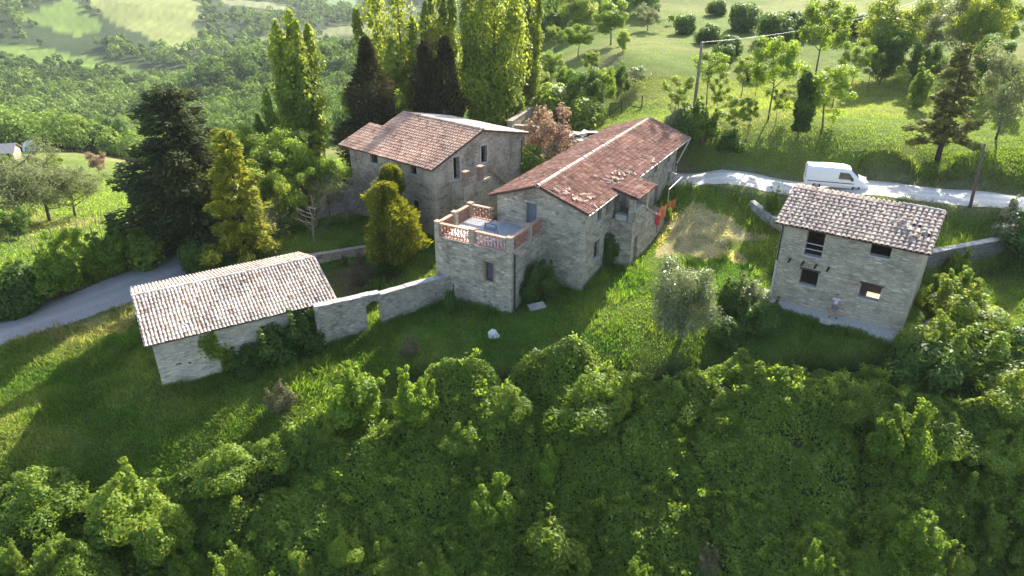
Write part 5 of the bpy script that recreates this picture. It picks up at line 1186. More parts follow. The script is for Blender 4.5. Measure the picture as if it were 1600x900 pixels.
for key, px, py, y, w_, lab in (('br_d', 1412, 0, 92, 1.0, 'dense dark green tree at the left of the upper right thicket'), ('grey_oliv', 1470, -12, 96, 1.0, 'silvery grey tree in the middle of the thicket'), ('br_k', 1392, 52, 88, .8, 'lower dark tree in front of the dense dark green one'), ('br_d', 1545, -15, 92, .8, 'tall dark green tree behind the olive brown conifer'), ('br_y', 1580, 0, 96, .9, 'yellow green tree at the upper right corner'),
                          ('br_b', 1520, 5, 98, .8, 'bright pointed tree left of the tall dark green tree'), ('grey_oliv', 1600, 75, 64, .8, 'whitish-leaved bushy tree cut by the right edge above the road'), ('br_k', 1450, 70, 84, .8, 'dark shaded tree left of the olive brown conifer'), ('br_k', 1560, 60, 78, .8, 'dark shaded tree right of the olive brown conifer'), ('bu_y', 1445, 112, 76, .9, 'small bright sapling before the dark thicket'), ('br_k', 1590, 130, 70, .7, 'dark bush-like tree behind the whitish-leaved one')):
    plant_px('leafy_tree', key, px, py, y, lab, 'tree', TH, w_)
BG_ = 'rounded dark gorse bushes on the hilltop'
for px, py, y, h, lab in ((1072, 28, 122, 3.2, 'dark gorse at the meadow top, leftmost of the bushes'), (1108, 42, 112, 3, 'rounded bush just above the end of the pole wire'), (1140, 56, 104, 2.8, 'rounded bush above the wire, second along the row'), (1133, 75, 99, 2.6, 'rounded bush touching the wire from below'), (1165, 12, 122, 4.6, 'big gorse with yellow bloom beside the distant road'), (1217, 12, 112, 4.6, 'big round smooth-topped bush on the hilltop'), (1250, 5, 116, 4, 'dark bush touching the big round smooth-topped bush'), (1300, 10, 116, 4, 'dark bush right behind the tallest open-crowned tree'),
                      (1182, 108, 92, 2.2, 'small dark bush behind the thin trees'), (1120, 8, 140, 3, 'far bush beside the distant white road'), (1345, 22, 116, 3.4, 'low dark bush left of the thicket top')):
    q = at_y(px, py, y); plant('gorse_bush', 'bu_far', (q.x, q.y, Hs(q.x, q.y)), h, lab, 'shrub', BG_, random.uniform(.9, 1.15))
RB_ = 'bushes on the bank behind the farmhouse'
for key, px, py, h, lab in (('bu_b', 1098, 222, 3.2, 'leafy green bush at the farmhouse roof corner'), ('bu_o', 1062, 205, 2.4, 'greyish bush left of the leafy one at the roof corner'), ('bu_k', 1140, 235, 1.8, 'dark bush on the shaded bank above the gravel road'), ('bu_k', 1075, 212, 2.6, 'dark bush between the farmhouse roof and the utility pole')):
    plant_at('bank_bush', key, px, py, h, lab, 'shrub', RB_)
# left meadow: willows, roadside trees
WG = 'pollarded willows in the left meadow'
for px, by, ty, w_, lab in ((118, 338, 262, 1.1, 'rightmost pollarded willow, bare limbs fanning from one stump'), (78, 345, 252, 1.1, 'middle pollarded willow with dense grey green crown'), (38, 352, 245, 1.2, 'grey green willow second from the left edge'), (-4, 352, 258, 1.1, 'willow cut by the left edge of the photo')):
    g = ground(px, by); q = at_y(px, ty, g.y); plant('willow_tree', 'willow', g, max(3, q.z-g.z), lab, 'tree', WG, w_)
for key, px, by, ty, lab, c, w_ in (('br_k', 30, 372, 330, 'dark bush under the grey green willows', 'shrub', 1.1), ('grey_oliv', 56, 268, 240, 'round grey olive-like tree beside the stone hut', 'tree', 1), ('br_y', 92, 285, 245, 'yellowish bush right of the round grey tree', 'shrub', 1), ('pink', 155, 272, 238, 'rusty brown leafless bush left of the cedar', 'shrub', .9), ('br_y', 5, 275, 240, 'yellowish tree at the left edge below the stone hut', 'tree', 1.)):
    g = ground(px, by); q = at_y(px, ty, g.y); o = plant('meadow_tree', key, g, max(1.5, q.z-g.z), lab, c, None, w_)
for key, px, py, h, lab, w_ in (('bu_b', 92, 462, 4.6, 'broad green roadside bush left of the thin forked one', 1.05), ('thin_c', 124, 444, 5.2, 'thin forked roadside tree with sparse leaves', .9), ('bu_y', 150, 432, 3.4, 'low yellow green roadside bush right of the thin forked tree', 1.), ('bu_b', 176, 428, 3.8, 'bright roadside bush under the leaning stake', 1.1), ('bu_b', 205, 418, 4.4, 'bright green roadside bush at the left of the cedar', 1.1), ('bu_fary', 235, 408, 4.0, 'yellow green roadside bush under the cedar boughs', 1.1), ('bu_b', 262, 398, 3.6, 'dark roadside bush under the cedar near its trunk', 1.1),
                          ('bu_k', 55, 476, 4.0, 'dark roadside bush near the tilted grey pole', 1.1), ('bu_k', 12, 488, 3.4, 'shaded roadside bush at the left edge', 1.1), ('bu_a', 30, 462, 3.2, 'roadside bush behind the tilted grey pole', 1.1), ('bu_y', 70, 432, 2.4, 'small yellow bush at the vineyard edge', 1.)):
    plant_at('roadside_bush', key, px, py, h*(1 if key == 'thin_c' else .8), lab, 'shrub', 'bushes along the asphalt road', w_)
# trees at the edge of the far field on the left
for px, ty, y, lab in ((100, 178, 170, 'light green tree right of the white tent'), (118, 182, 172, 'light green tree second right of the white tent'), (142, 200, 160, 'dark round tree by the weathered table'), (165, 188, 170, 'light tree right of the dark round one'), (85, 196, 168, 'dark tree close behind the black car'), (28, 200, 172, 'dark green tree behind the stone hut'), (8, 196, 180, 'light green tree left behind the stone hut')):
    plant_px('field_edge_tree', 'br_k' if 'dark' in lab else 'br_y', px, ty, y, lab, 'tree', 'trees round the far left field', 1.)
# the olive and its neighbours
g = ground(1062, 533); q = at_y(1062, 417, g.y); plant('olive_tree', 'olive', g, q.z-g.z, 'silvery olive tree alone on the sunny lawn', 'olive tree', None, .82, rz=1.1)
plant_at('dark_shrub', 'bu_k', 1142, 482, 2.1, 'dark upright shrub between the olive tree and the small house', 'shrub', None, .75)
plant_at('dark_shrub', 'bu_o', 1172, 480, 2.4, 'pale flowering shrub behind the dark upright one', 'shrub', None, .8)
for key, px, py, h, lab in (('bu_k', 1180, 515, 1.9, 'shaded shrub at the left front corner of the small house'), ('bu_k', 1130, 535, 1.6, 'shaded shrub right of the olive trunk'), ('bu_k', 1205, 500, 1.3, 'shrub creeping onto the pavement corner of the small house')):
    plant_at('dark_shrub', key, px, py, h, lab, 'shrub', 'shrubs in the shade of the small house', 1.1)
plant_at('yellow_green_bush', 'bu_y', 1203, 345, 2.4, 'yellow green bush touching the left eave of the small house', 'shrub', None, .8)
# creepers and bushes at walls
plant_at('wall_bush', 'bu_k', 845, 466, 2.6, 'ivy bush in the corner of terrace and farmhouse', 'shrub', None, .8)
plant_at('wall_bush', 'bu_k', 952, 412, 2.4, 'dark bush in the corner of farmhouse and porch', 'shrub', None, .6)
plant_at('wall_bush', 'bu_k', 478, 540, 2.6, 'dark nettle clump at the right front corner of the shed', 'shrub', None, .9)
plant_at('wall_bush', 'bu_k', 430, 560, 2.2, 'dark nettle clump at the middle of the shed front', 'shrub', None, 1.1)
plant_at('wall_bush', 'bu_k', 390, 578, 1.6, 'low dark nettle clump left of the others before the shed', 'shrub', None, 1.2)
plant_at('wall_bush', 'bu_k', 705, 486, 1.6, 'small ivy clump where garden wall meets the terrace', 'shrub', None, .5)
plant_at('wall_bush', 'bu_b', 1040, 345, 1.4, 'green climber beside the orange netting', 'shrub', None, .7)
plant_at('wall_bush', 'bu_k', 590, 466, 1.5, 'added dark bush standing in for the shade behind the arched doorway of the garden wall', 'shrub', None, .9)  # dark bush added to stand in for the shade behind the arch
plant_at('dry_bush', 'bu_dry', 440, 636, 1.3, 'dry brown weed clump at the bramble edge before the shed', 'shrub', None, 1.1)
plant_at('dry_bush', 'bu_dry', 640, 552, 1.0, 'dry brown weed clump below the arched doorway', 'shrub', None, 1.1)
plant_at('palm_like_shrub', 'bu_dry', 567, 440, 1.9, 'spiky grey shrub in the yard before the retaining wall', 'shrub', None, .8)
# ivy climbing the shed front
rg_ = np.random.default_rng(5); m_ = 1500
ss = np.where(rg_.uniform(0, 1, m_) < .6, rg_.normal(3.35, .32, m_), rg_.normal(3.75, .25, m_)); zz = np.where(ss < 3.6, rg_.normal(.0, .42, m_), rg_.normal(-1.3, .55, m_)); ok = (zz < .95) & (zz > -2.6); ss, zz = ss[ok], zz[ok]
p = np.array([tuple(S0+SD*a-SN*abs(random.gauss(.04, .09))) for a in ss]); p[:, 2] = zz
im = crown_mesh('ivy', p, np.tile(-np.array(SN), (len(p), 1)), .10, .7, None, L_SHR, jit=.8)
io = origin_to(link_mesh('climbing_ivy', im, L_SHR), (p[:, 0].mean(), p[:, 1].mean(), -2.2)); tag(io, 'green ivy patch climbing the front wall of the shed', 'ivy')

# ------------------------------------------------------------------ shrubs standing out of the brambles
FG = 'shrubs rising out of the bramble bank'
def shrub(key, px, py, h, lab, w_=1., up_=.5):
    # stands on the canopy's ground where px,py shows its foot
    r = ray(px, py); ys = np.linspace(19, 46, 300); t = ys/r[1]; d = CZ+r[2]*t-canopy(r[0]*t, ys); k = int(np.argmax(d < 0)); y = ys[k]; x = r[0]*t[k]
    h *= 1.15; plant('leafy_shrub', key, (x, y, float(canopy(np.array([x]), np.array([y]))[0])-up_), h, lab, 'shrub', FG, w_, sink=0)
for a in (('bu_b', 552, 650, 3.0, 'tall elder with white blossom, left of a pair below the garden wall', 1.0), ('bu_b', 655, 655, 2.7, 'smaller spiky shrub right of the white-blossomed elder', .8), ('bu_c', 905, 650, 2.6, 'wide rounded shrub at the bramble edge below the farmhouse corner', 1.15), ('bu_a', 950, 640, 2.4, 'upright shrub adjoining the wide rounded one on the right', .8), ('bu_c', 1050, 640, 1.9, 'pale low shrub below the olive tree', 1.1), ('bu_c', 800, 640, 1.5, 'low pale shrub left of the wide rounded one', 1.),
          ('bu_a', 205, 830, 2.9, 'big grey green shrub low on the left', 1.15), ('bu_a', 262, 850, 2.4, 'pale shrub adjoining the big grey green one on its lower right', 1.), ('bu_c', 60, 800, 2.2, 'dark rounded shrub left of the big grey green one', 1.3), ('bu_c', 345, 745, 1.8, 'rounded shrub at the left shoulder of the bramble bank', 1.2), ('bu_y', 25, 895, 1.8, 'yellow shrub in the lower left corner', .8), ('bu_y', 82, 890, 1.7, 'yellow shrub second from the lower left corner', .7), ('bu_a', 375, 905, 2.0, 'pale shrub at the bottom edge right of the big grey green one', 1.), ('bu_y', 470, 900, 1.5, 'small yellow shrub at the bottom edge, left of centre', .9), ('bu_c', 590, 880, 1.5, 'pale bramble mound near the bottom edge', 1.),
          ('bu_b', 765, 815, 2.2, 'white-blossomed shrub in the lower middle', 1.1), ('bu_b', 850, 745, 1.8, 'leafy shoot with pale tips above the white-blossomed shrub', .8), ('bu_y', 862, 895, 3.0, 'bright yellow green bush at the bottom centre', 1.25), ('bu_y', 905, 905, 1.8, 'small yellow bush right under the bright bottom-centre one', .9), ('bu_dry', 1105, 885, 1.1, 'wispy brownish seedy bush near the bottom', .8), ('bu_b', 1000, 910, 1.3, 'leafy tops at the bottom edge right of centre', 1.),
          ('bu_b', 1392, 722, 3.0, 'bright leafy young tree rising alone out of the dark brambles', .95), ('bu_b', 1420, 745, 2.0, 'lower right shoots beside the lone bright young tree', .8), ('bu_y', 1540, 860, 2.4, 'vivid yellow shrub in the lower right', .7), ('bu_b', 1425, 865, 2.4, 'pale pointed shrub left of the vivid yellow one', 1.), ('bu_b', 1275, 905, 1.8, 'pointed bright shrub at the bottom edge on the right', .8), ('bu_a', 1520, 770, 2.0, 'arching pale shrub above the vivid yellow one', 1.1), ('bu_a', 1490, 890, 1.4, 'pale leafy shrub left under the vivid yellow one', 1.), ('bu_a', 1590, 790, 2.4, 'grey green shrub at the right edge, mid height', 1.1), ('bu_y', 1595, 890, 2.0, 'yellow green shrub in the lower right corner', 1.), ('bu_c', 1355, 890, 1.3, 'dull low shrub right of the pointed bright one', 1.),
          ('bu_a', 120, 790, 1.4, 'pale shrub above the big grey green one on the left', 1.), ('bu_c', 140, 895, 1.8, 'mixed shrub at the bottom edge below the big grey green one', 1.1), ('bu_b', 290, 900, 1.6, 'fresh green shrub at the bottom edge right of the mixed one', 1.), ('bu_c', 430, 712, 1.4, 'rounded mound of leaves at the bramble edge below the dry weed clump', 1.2), ('bu_y', 515, 690, 1.6, 'yellow green shoots left under the white-blossomed elder', .8), ('bu_c', 720, 690, 1.4, 'pale mound below the smaller spiky shrub', 1.2),
          ('bu_a', 690, 905, 1.6, 'pale shrub at the bottom edge left of the bright bottom-centre bush', 1.2), ('bu_c', 1120, 645, 1.6, 'pale leafy mound right of the low shrub below the olive', 1.2), ('bu_a', 540, 870, 1.4, 'pale sprays left of the bramble mound near the bottom edge', 1.), ('bu_c', 1480, 690, 1.8, 'dull green mound above the arching pale shrub', 1.3), ('bu_y', 1390, 820, 1.4, 'yellowish sprays above the pale pointed shrub', .9), ('bu_a', 1555, 720, 1.8, 'pale leafy shrub near the right edge above the grey green one', 1.2), ('bu_c', 1340, 640, 1.5, 'dark leafy mound in the shade below the small house', 1.3),
          ('bu_a', 1450, 560, 2.2, 'pale sunlit shrub at the right front corner of the small house', 1.2), ('bu_a', 1500, 520, 2.4, 'large sunlit shrub right of the small house', 1.3), ('bu_b', 1475, 480, 2.0, 'sunlit shrub by the small house wall, above the large one', 1.), ('bu_c', 1530, 590, 2.4, 'wide sunlit shrub below the large sunlit one', 1.4), ('bu_a', 1580, 640, 2.2, 'sunlit shrub at the right edge below the wide one', 1.2), ('bu_k', 1440, 600, 2.0, 'darker shrub in the shade under the pale sunlit one', 1.2), ('bu_b', 1490, 432, 1.5, 'leafy fig-like shrub against the dark retaining wall', .9), ('bu_o', 1585, 372, 2.2, 'pale bush at the right end of the retaining wall', 1.), ('bu_k', 1600, 400, 2.4, 'dark bush beyond the end of the retaining wall', 1.2), ('bu_k', 1590, 560, 1.6, 'dark bush in the shade at the right edge', 1.)):
    key, px, py, h, lab, w_ = a
    if py < 620 and px > 1420 or px > 1570 and py < 600: plant_at('leafy_shrub', key, px, py, h*1.25, lab, 'shrub', 'sunlit shrubs right of the small house', w_*1.05)
    else: shrub(key, px, py, h, lab, w_)
# ------------------------------------------------------------------ vehicles
WHITE = simple('white_van_paint', (.80, .80, .79), .3, var=.02, spec=.5); GLASS = simple('dark_car_glass', (.03, .035, .04), .08, var=.1, spec=.6)
RUB = simple('tyre_rubber', (.02, .02, .02), .8); RIM = simple('wheel_rim', (.35, .35, .36), .4, .6); BLKP = simple('black_plastic', (.03, .03, .032), .5); LAMP = simple('lamp_glass', (.6, .62, .65), .15, spec=.6); LRED = simple('red_lamp_glass', (.35, .02, .02), .25)
def loft(mb, secs):
    """secs: (x, [(halfwidth, z)...] from sill up to the roof middle); mirrored about y"""
    rings = []
    for x, pr in secs: rings.append([(x, -w_, z) for w_, z in pr]+[(x, w_, z) for w_, z in pr[::-1]])
    n = len(rings[0])
    for a, b in zip(rings[:-1], rings[1:]):
        for k in range(n): k2 = (k+1) % n; mb.face([a[k], a[k2], b[k2], b[k]])
    mb.face(rings[0]); mb.face(rings[-1][::-1])
def vehicle(name, label, cat, p, head, paint, secs, side_glass, shield, wheels, wr, lights, rear, W):
    t = thing(name, label, cat, p); t.rotation_euler = (0, 0, math.atan2(head[1], head[0])); ORG[t.name] = Vector((0, 0, 0))
    m = MB(); loft(m, secs); b = m.build('body', paint, t)
    md = b.modifiers.new('soft', 'BEVEL'); md.width = .05; md.segments = 2; md.limit_method = 'ANGLE'; md.angle_limit = R_(25)
    for g in side_glass:
        for s in (-1, 1):
            m = MB(); q = [(x, s*w_, z) for x, w_, z in g]; m.face(q if s < 0 else q[::-1]); m.build('side_window', GLASS, t)
    for nm, q in shield: m = MB(); m.face(q); m.build(nm, GLASS, t)
    for x in wheels:
        for s in (-1, 1):
            c = Vector((x, s*(W-.10), wr)); m = MB(); m.lathe(c, [(wr*.62, -.10), (wr*.92, -.11), (wr, -.06), (wr, .06), (wr*.92, .11), (wr*.62, .10)], 18, axis=(0, s, 0)); w_ = m.build('wheel', RUB, t, True)
            m = MB(); m.lathe(c, [(.02, .085), (wr*.3, .095), (wr*.55, .07), (wr*.64, .09)], 14, axis=(0, s, 0)); m.build('rim', RIM, w_)
    for x, y, z, sx, sy, sz in lights:
        for s in (-1, 1): m = MB(); m.cbox((x, s*y, z), (1, 0, 0), (0, 1, 0), (0, 0, 1), (sx, sy, sz)); m.build('headlight', LAMP, t)
    for x, y, z, sx, sy, sz in rear:
        for s in (-1, 1): m = MB(); m.cbox((x, s*y, z), (1, 0, 0), (0, 1, 0), (0, 0, 1), (sx, sy, sz)); m.build('tail_light', LRED, t)
    return t
S_ = lambda x, sill, waist, sh, roof, w0=.90, w1=.97, w2=.86, w3=.70: (x, [(w0*.93, sill), (w1, sill+.25), (w1, waist), (w2, sh), (w3, roof), (.3, roof+.03), (.0, roof+.035)])
secs = [S_(-2.52, .38, 1.05, 1.72, 1.82, .9, .95, .84, .66), S_(-2.46, .32, 1.08, 1.78, 1.92), S_(-1.2, .30, 1.08, 1.80, 1.96), S_(.45, .30, 1.08, 1.80, 1.95), S_(.95, .30, 1.08, 1.70, 1.86, w2=.84, w3=.64), S_(1.72, .30, 1.02, 1.12, 1.17, w2=.86, w3=.68), S_(2.2, .31, .88, .95, 1.0, .9, .93, .80, .6), S_(2.46, .34, .70, .76, .80, .84, .84, .72, .5), S_(2.52, .38, .62, .66, .70, .78, .76, .66, .45)]
hd = Vector((.957, -.287, 0)); vp = Vector((27.7, 59.35, 0)); vz = segdist(np.array([vp.x]), np.array([vp.y]), ROAD_R)[1][0]+.06
van = vehicle('parked_van', 'white panel van parked on the gravel road behind the small house', 'van', (vp.x, vp.y, vz), hd, WHITE, secs,
        [[(.05, .992, 1.10), (1.28, .985, 1.08), (1.0, .918, 1.48), (.80, .905, 1.62), (.1, .905, 1.66)]],
        [('windscreen', [(1.70, -.70, 1.27), (1.70, .70, 1.27), (1.02, .60, 1.90), (1.02, -.60, 1.90)])], (-1.55, 1.55), .33, [(2.30, .68, .86, .30, .26, .14)], [(-2.51, .80, 1.25, .05, .1, .5)], .95)
for s in (-1, 1):
    m = MB(); m.cbox((1.12, s*1.07, 1.14), (1, 0, 0), (0, 1, 0), (0, 0, 1), (.12, .22, .20)); m.build('wing_mirror', BLKP, van)
m = MB(); m.cbox((2.50, 0, .46), (1, 0, 0), (0, 1, 0), (0, 0, 1), (.10, 1.5, .22)); m.build('bumper', BLKP, van)
m = MB(); m.cbox((-2.0, 0, 1.985), (1, 0, 0), (0, 1, 0), (0, 0, 1), (.5, .02, .012))
m = MB()
for s in (-1, 1): m.face([(-2.35, s*.978, .72), (1.3, s*.978, .72), (1.3, s*.978, .79), (-2.35, s*.978, .79)][::(1 if s < 0 else -1)])
m.build('side_trim', BLKP, van)
# ------------------------------------------------------------------ poles, wires, fences
POLEM = simple('weathered_pole', (.22, .19, .16), .9, var=.2, scale=4)
def pole(label, base, top, r, box=False, cat='utility pole', mat=POLEM, name='utility_pole', group=None):
    base, top = Vector(base), Vector(top); t = thing(name, label, cat, base, group); m = MB(); m.tube([base-Z1*.4, base.lerp(top, .5), top], [r, r*.86, r*.7], 9); m.build('shaft', mat, t, True)
    if box:
        m = MB(); m.cbox(base+Vector((-.26, -.12, .9)), (1, 0, 0), (0, 1, 0), Z1, (.26, .2, .45)); m.build('meter_box', BLKP, t)
    return t
g = ground(1083, 183); tp = at_y(1097, 66, g.y); p1 = pole('grey wooden utility pole standing by the meadow above the farmhouse roof', g, tp, .17, True)
m = MB(); m.tube([tp+Vector((-.05, -.2, -.25)), tp+Vector((.05, -.2, -.25))], .06); m.build('insulator', SILL, p1)
pe = at_y(1405, 4, 120); pf = pe+(pe-tp)*.25
m = MB(); N_ = 24; m.tube([tp.lerp(pf, k/N_)-Z1*(1.1*4*(k/N_)*(1-k/N_)) for k in range(N_+1)], .011, 5)
tag(m.build('overhead_wire', METAL_L), 'pale cable running up the slope from the utility pole', 'cable')
g = Vector((36.6, 54.4, 0)); g.z = Hs(g.x, g.y); tp2 = at_y(1539, 224, 54.6); pole('brown leaning utility pole behind the dark retaining wall', g, tp2, .13, mat=simple('brown_pole', (.13, .10, .075), .9))
g = ground(40, 471); pole('tilted grey pole among bushes at the left end of the asphalt road', g, at_y(13, 420, g.y), .08, cat='pole', mat=simple('grey_pole', (.34, .35, .37), .7), name='tilted_pole')
VG = 'vine stakes in the left meadow'
VL = 'thin grey vine stake in the grassy meadow beyond the asphalt road'
st_px = [(164, 414, 140, 352), (146, 380, 141, 356), (122, 366, 118, 342), (135, 372, 128, 348), (60, 398, 52, 372), (74, 392, 74, 376), (50, 398, 48, 370), (92, 398, 96, 372), (78, 366, 78, 352), (98, 362, 96, 346), (38, 372, 38, 358), (28, 376, 28, 362), (108, 350, 106, 338), (160, 376, 155, 352), (166, 368, 160, 350), (14, 384, 12, 366), (64, 372, 62, 358), (88, 356, 88, 344), (132, 346, 130, 334), (150, 352, 148, 338)]
for k, (bx, by, tx, ty) in enumerate(st_px):
    g = ground(bx, by); pole('long leaning vine stake, tallest of all, just above the roadside bushes' if k == 0 else VL, g, at_y(tx, ty, g.y), .07 if k == 0 else .045, cat='stake', name='vine_stake', group=VG, mat=POLEM)
fw_ = thing('wire_fence', 'thin fence of dark posts and one rail between farmhouse and gravel road', 'fence', ground(1077, 300))
fp = [ground(*q) for q in ((1070, 296), (1078, 304), (1117, 309), (1158, 318), (1172, 320))]; tops = []
for q in fp[1:4]: m = MB(); m.tube([q-Z1*.2, q+Z1*1.0], .035); m.build('post', METAL_D, fw_)
m = MB(); m.tube([q+Z1*.95 for q in fp], .025); m.build('rail', METAL_D, fw_)
wf = thing('timber_fence', 'leftover timber fence frame on the meadow behind the farmhouse ridge', 'fence', at_y(952, 190, 84))
za = Hs(*at_y(952, 186, 84)[:2])
for px in (952, 970, 1001): q = at_y(px, 186, 84); q.z = Hs(q.x, q.y); m = MB(); m.tube([q-Z1*.2, q+Z1*1.5], .06); m.build('post', WOOD_D, wf)
q0, q1, q2 = (up(at_y(px, 186, 84), za) for px in (952, 970, 1001))
for a, b in ((q0+Z1*1.45, q1+Z1*1.45), (q0+Z1*.2, q1+Z1*1.3), (q1+Z1*1.4, q2+Z1*.9)): m = MB(); m.tube([a, b], .05); m.build('rail', WOOD_D, wf)
# orange safety netting along the stair landing
ORA = simple('orange_netting', (.70, .17, .06), .7, var=.15, scale=5)
lb = MB(); lb.box(up(M0+MA*11.7+MN*.03, .2), MA*3.6, MN*1.7, Z1*1.55); o = lb.build('landing', ST_MAIN, fh)
sn = thing('safety_net', 'bright orange plastic netting hung along the farmhouse stair landing', 'netting', up(M0+MA*10.6+MN*1.8, 1.75))
def netf(s): return M0+MA*s+MN*(1.9+.08*math.sin(s*2.3))
m = MB()
for k in range(40):
    s0, s1 = 10.3+k*.115, 10.3+(k+1)*.115; b0, b1 = 2.25-.12*(s0-10.3)+.05*math.sin(k), 2.25-.12*(s1-10.3)+.05*math.sin(k+1)
    for j in range(9):
        a, b = j*.125, j*.125+.075
        m.face([up(netf(s0), b0+a), up(netf(s1), b1+a), up(netf(s1), b1+b), up(netf(s0), b0+b)])
    for j in range(8): m.face([up(netf(s0), b0+j*.125+.075), up(netf(s0+.05), b0+j*.125+.075), up(netf(s0+.05), b0+j*.125+.125), up(netf(s0), b0+j*.125+.125)])
m.build('mesh', ORA, sn)
for s in (10.4, 12.6, 14.8): m = MB(); m.tube([up(M0+MA*s+MN*1.86, 1.2), up(M0+MA*s+MN*1.86, 3.3)], .025); m.build('post', METAL_D, sn)
m = MB(); rr = random.Random(3)
for k in range(3): a = k*.28; m.face([up(netf(10.0+a*.5), 2.1), up(netf(10.0+a*.5)+MN*.25, 1.9), up(netf(10.2+a*.5)+MN*.2, 2.6+.1*rr.random()), up(netf(10.15+a*.5), 2.75)])
m.build('red_sheet', simple('red_sheet', (.65, .03, .03), .5), sn)
m = MB(); a0 = up(M0+MA*13.6+MN*1.6, 3.9); a1 = up(M0+MA*17.2+MN*1.6, 4.0); m.tube([a0, a1], .035); m.tube([a0, up(M0+MA*13.6+MN*1.6, 1.6)], .03); m.tube([a1, up(M0+MA*17.2+MN*.05, 4.3)], .03); m.build('handrail', METAL_L, fh)
e1 = up(M0+MA*22.1+MN*.5, 6.0); e2 = up(M0+MA*20.05+MN*.12, 4.2); 
m = MB(); m.tube([e1, e2], .06); m.build('drainpipe', METAL_L, fh)
m = MB(); h1 = up(M0+MA*19.9+MN*.16, 4.0); h2 = up(M0+MA*19.7+MN*.2, 2.6); g = ground(1075, 326); m.tube([h1, h2, g.lerp(h2, .5)+Vector((.1, 0, -.25)), g+Z1*.02], .045); tag(m.build('hose', METAL_L), 'pale hose hanging from the far corner of the farmhouse down to the ground', 'hose')
# ------------------------------------------------------------------ on the roof terrace
BLU = simple('blue_metal', (.05, .10, .25), .5, .2)
tq = F(3.0, 2.3); tr = thing('folding_trestle', 'blue metal folding trestle standing on the terrace floor', 'trestle', tq)
for s in (-.45, .45):
    for q in (-.22, .22): m = MB(); m.tube([tq+NL*s+MA*q, tq+NL*s+Z1*.72], .025); m.build('leg', BLU, tr)
m = MB(); m.tube([tq-NL*.5+Z1*.73, tq+NL*.5+Z1*.73], .03); m.build('top_bar', BLU, tr)
m = MB(); m.box(tq-NL*.42-MA*.14+Z1*.28, NL*.84, MA*.03, Z1*.3); m.build('panel', simple('grey_blue_panel', (.16, .20, .28), .6), tr)
q = F(4.9, .55); m = MB(); m.box(q-NL*.8, NL*1.5, MA*.9+Z1*.02, Z1*.10-MA*.0); tag(origin_to(m.build('white_board', simple('white_board', (.78, .77, .75), .7)), q), 'white board lying on the terrace floor by the parapet', 'board')
q = F(5.75, .9); m = MB(); rr = random.Random(2)
m.lathe(q, [(.05, 0), (.22, .02), (.26, .2), (.17, .42), (.2, .55), (.08, .72), (.01, .78)], 9); ob = m.build('red_bundle', simple('dark_red_cloth', (.25, .08, .07), .8, var=.5, scale=7), None, True); tag(origin_to(ob, q), 'small dark red bundle standing in the corner of the terrace', 'bundle')
# ------------------------------------------------------------------ stones, slabs, rubble
def rock(p, r, mat, name, label, cat, seed, sq=.7):
    m = MB(); rr = random.Random(seed); P = [(.0, 0)]; m.lathe(p-Z1*.1, [(r*.7, 0), (r, r*.3*sq), (r*.85, r*.75*sq), (r*.45, r*1.05*sq), (.01, r*1.1*sq)], 9)
    m.v = [(a+rr.gauss(0, r*.10), b+rr.gauss(0, r*.10), c+rr.gauss(0, r*.07)) for a, b, c in m.v]
    return tag(origin_to(m.build(name, mat), p), label, cat)
g = ground(771, 526); rock(g, .38, simple('white_boulder', (.68, .67, .64), .85, var=.2), 'white_boulder', 'white boulder alone in the shaded grass below the terrace', 'boulder', 1, 1.5)
for (px, py), lab in (((862, 462), 'upper broken concrete slab beside the ivy below the farmhouse'), ((842, 482), 'lower broken concrete slab beside the ivy below the farmhouse')):
    g = ground(px, py); m = MB(); rr = random.Random(px); m.box(g+Vector((-.6, -.3, -.05)), Vector((1.1, .25, .12)), Vector((-.2, .6, .05)), Z1*.16); tag(origin_to(m.build('concrete_slab', CONC), g), lab, 'slab', 'broken slabs below the farmhouse')
g = ground(575, 440); m = MB(); m.tube([g+Vector((-.5, .5, .5)), g+Vector((.35, -.5, .12))], .06); m.tube([g+Vector((-.5, .5, .5)), g+Vector((-.5, .5, -.1))], .04); tag(origin_to(m.build('pale_rail', SILL), g), 'pale slanting handrail in the brown yard', 'rail')
cs = at_y(905, 196, 74); cs.z = Hs(cs.x, cs.y); ch_ = thing('collapsed_shed', 'collapsed shed with tumbled white and red roofing sheets behind the farmhouse ridge', 'shed', cs)
rr = random.Random(6)
WS_ = simple('dusty_white_sheet', (.62, .58, .54), .7, var=.2); RS_ = simple('faded_red_sheet', (.48, .17, .13), .7, var=.3)
for k in range(11):
    c = cs+Vector((-1.6+k*.42, rr.uniform(-.6, 1.2), 1.0+rr.uniform(.0, .7))); a = rr.uniform(.3, 1.0)
    x = Vector((math.cos(a), math.sin(a), rr.uniform(-.3, .3)))*rr.uniform(.9, 1.7); y = Vector((-math.sin(a), math.cos(a), rr.uniform(-.2, .5)))*rr.uniform(.35, .8); m = MB(); m.box(c, x, y, Z1*.05); m.build('roof_sheet', RS_ if k in (3, 7, 8, 10) else WS_, ch_)
m = MB(); m.box(cs+Vector((-1.5, -.2, -.5)), Vector((4.4, .8, 0)), Vector((-.3, 1.8, 0)), Z1*1.45); m.build('wall', ST_B, ch_)
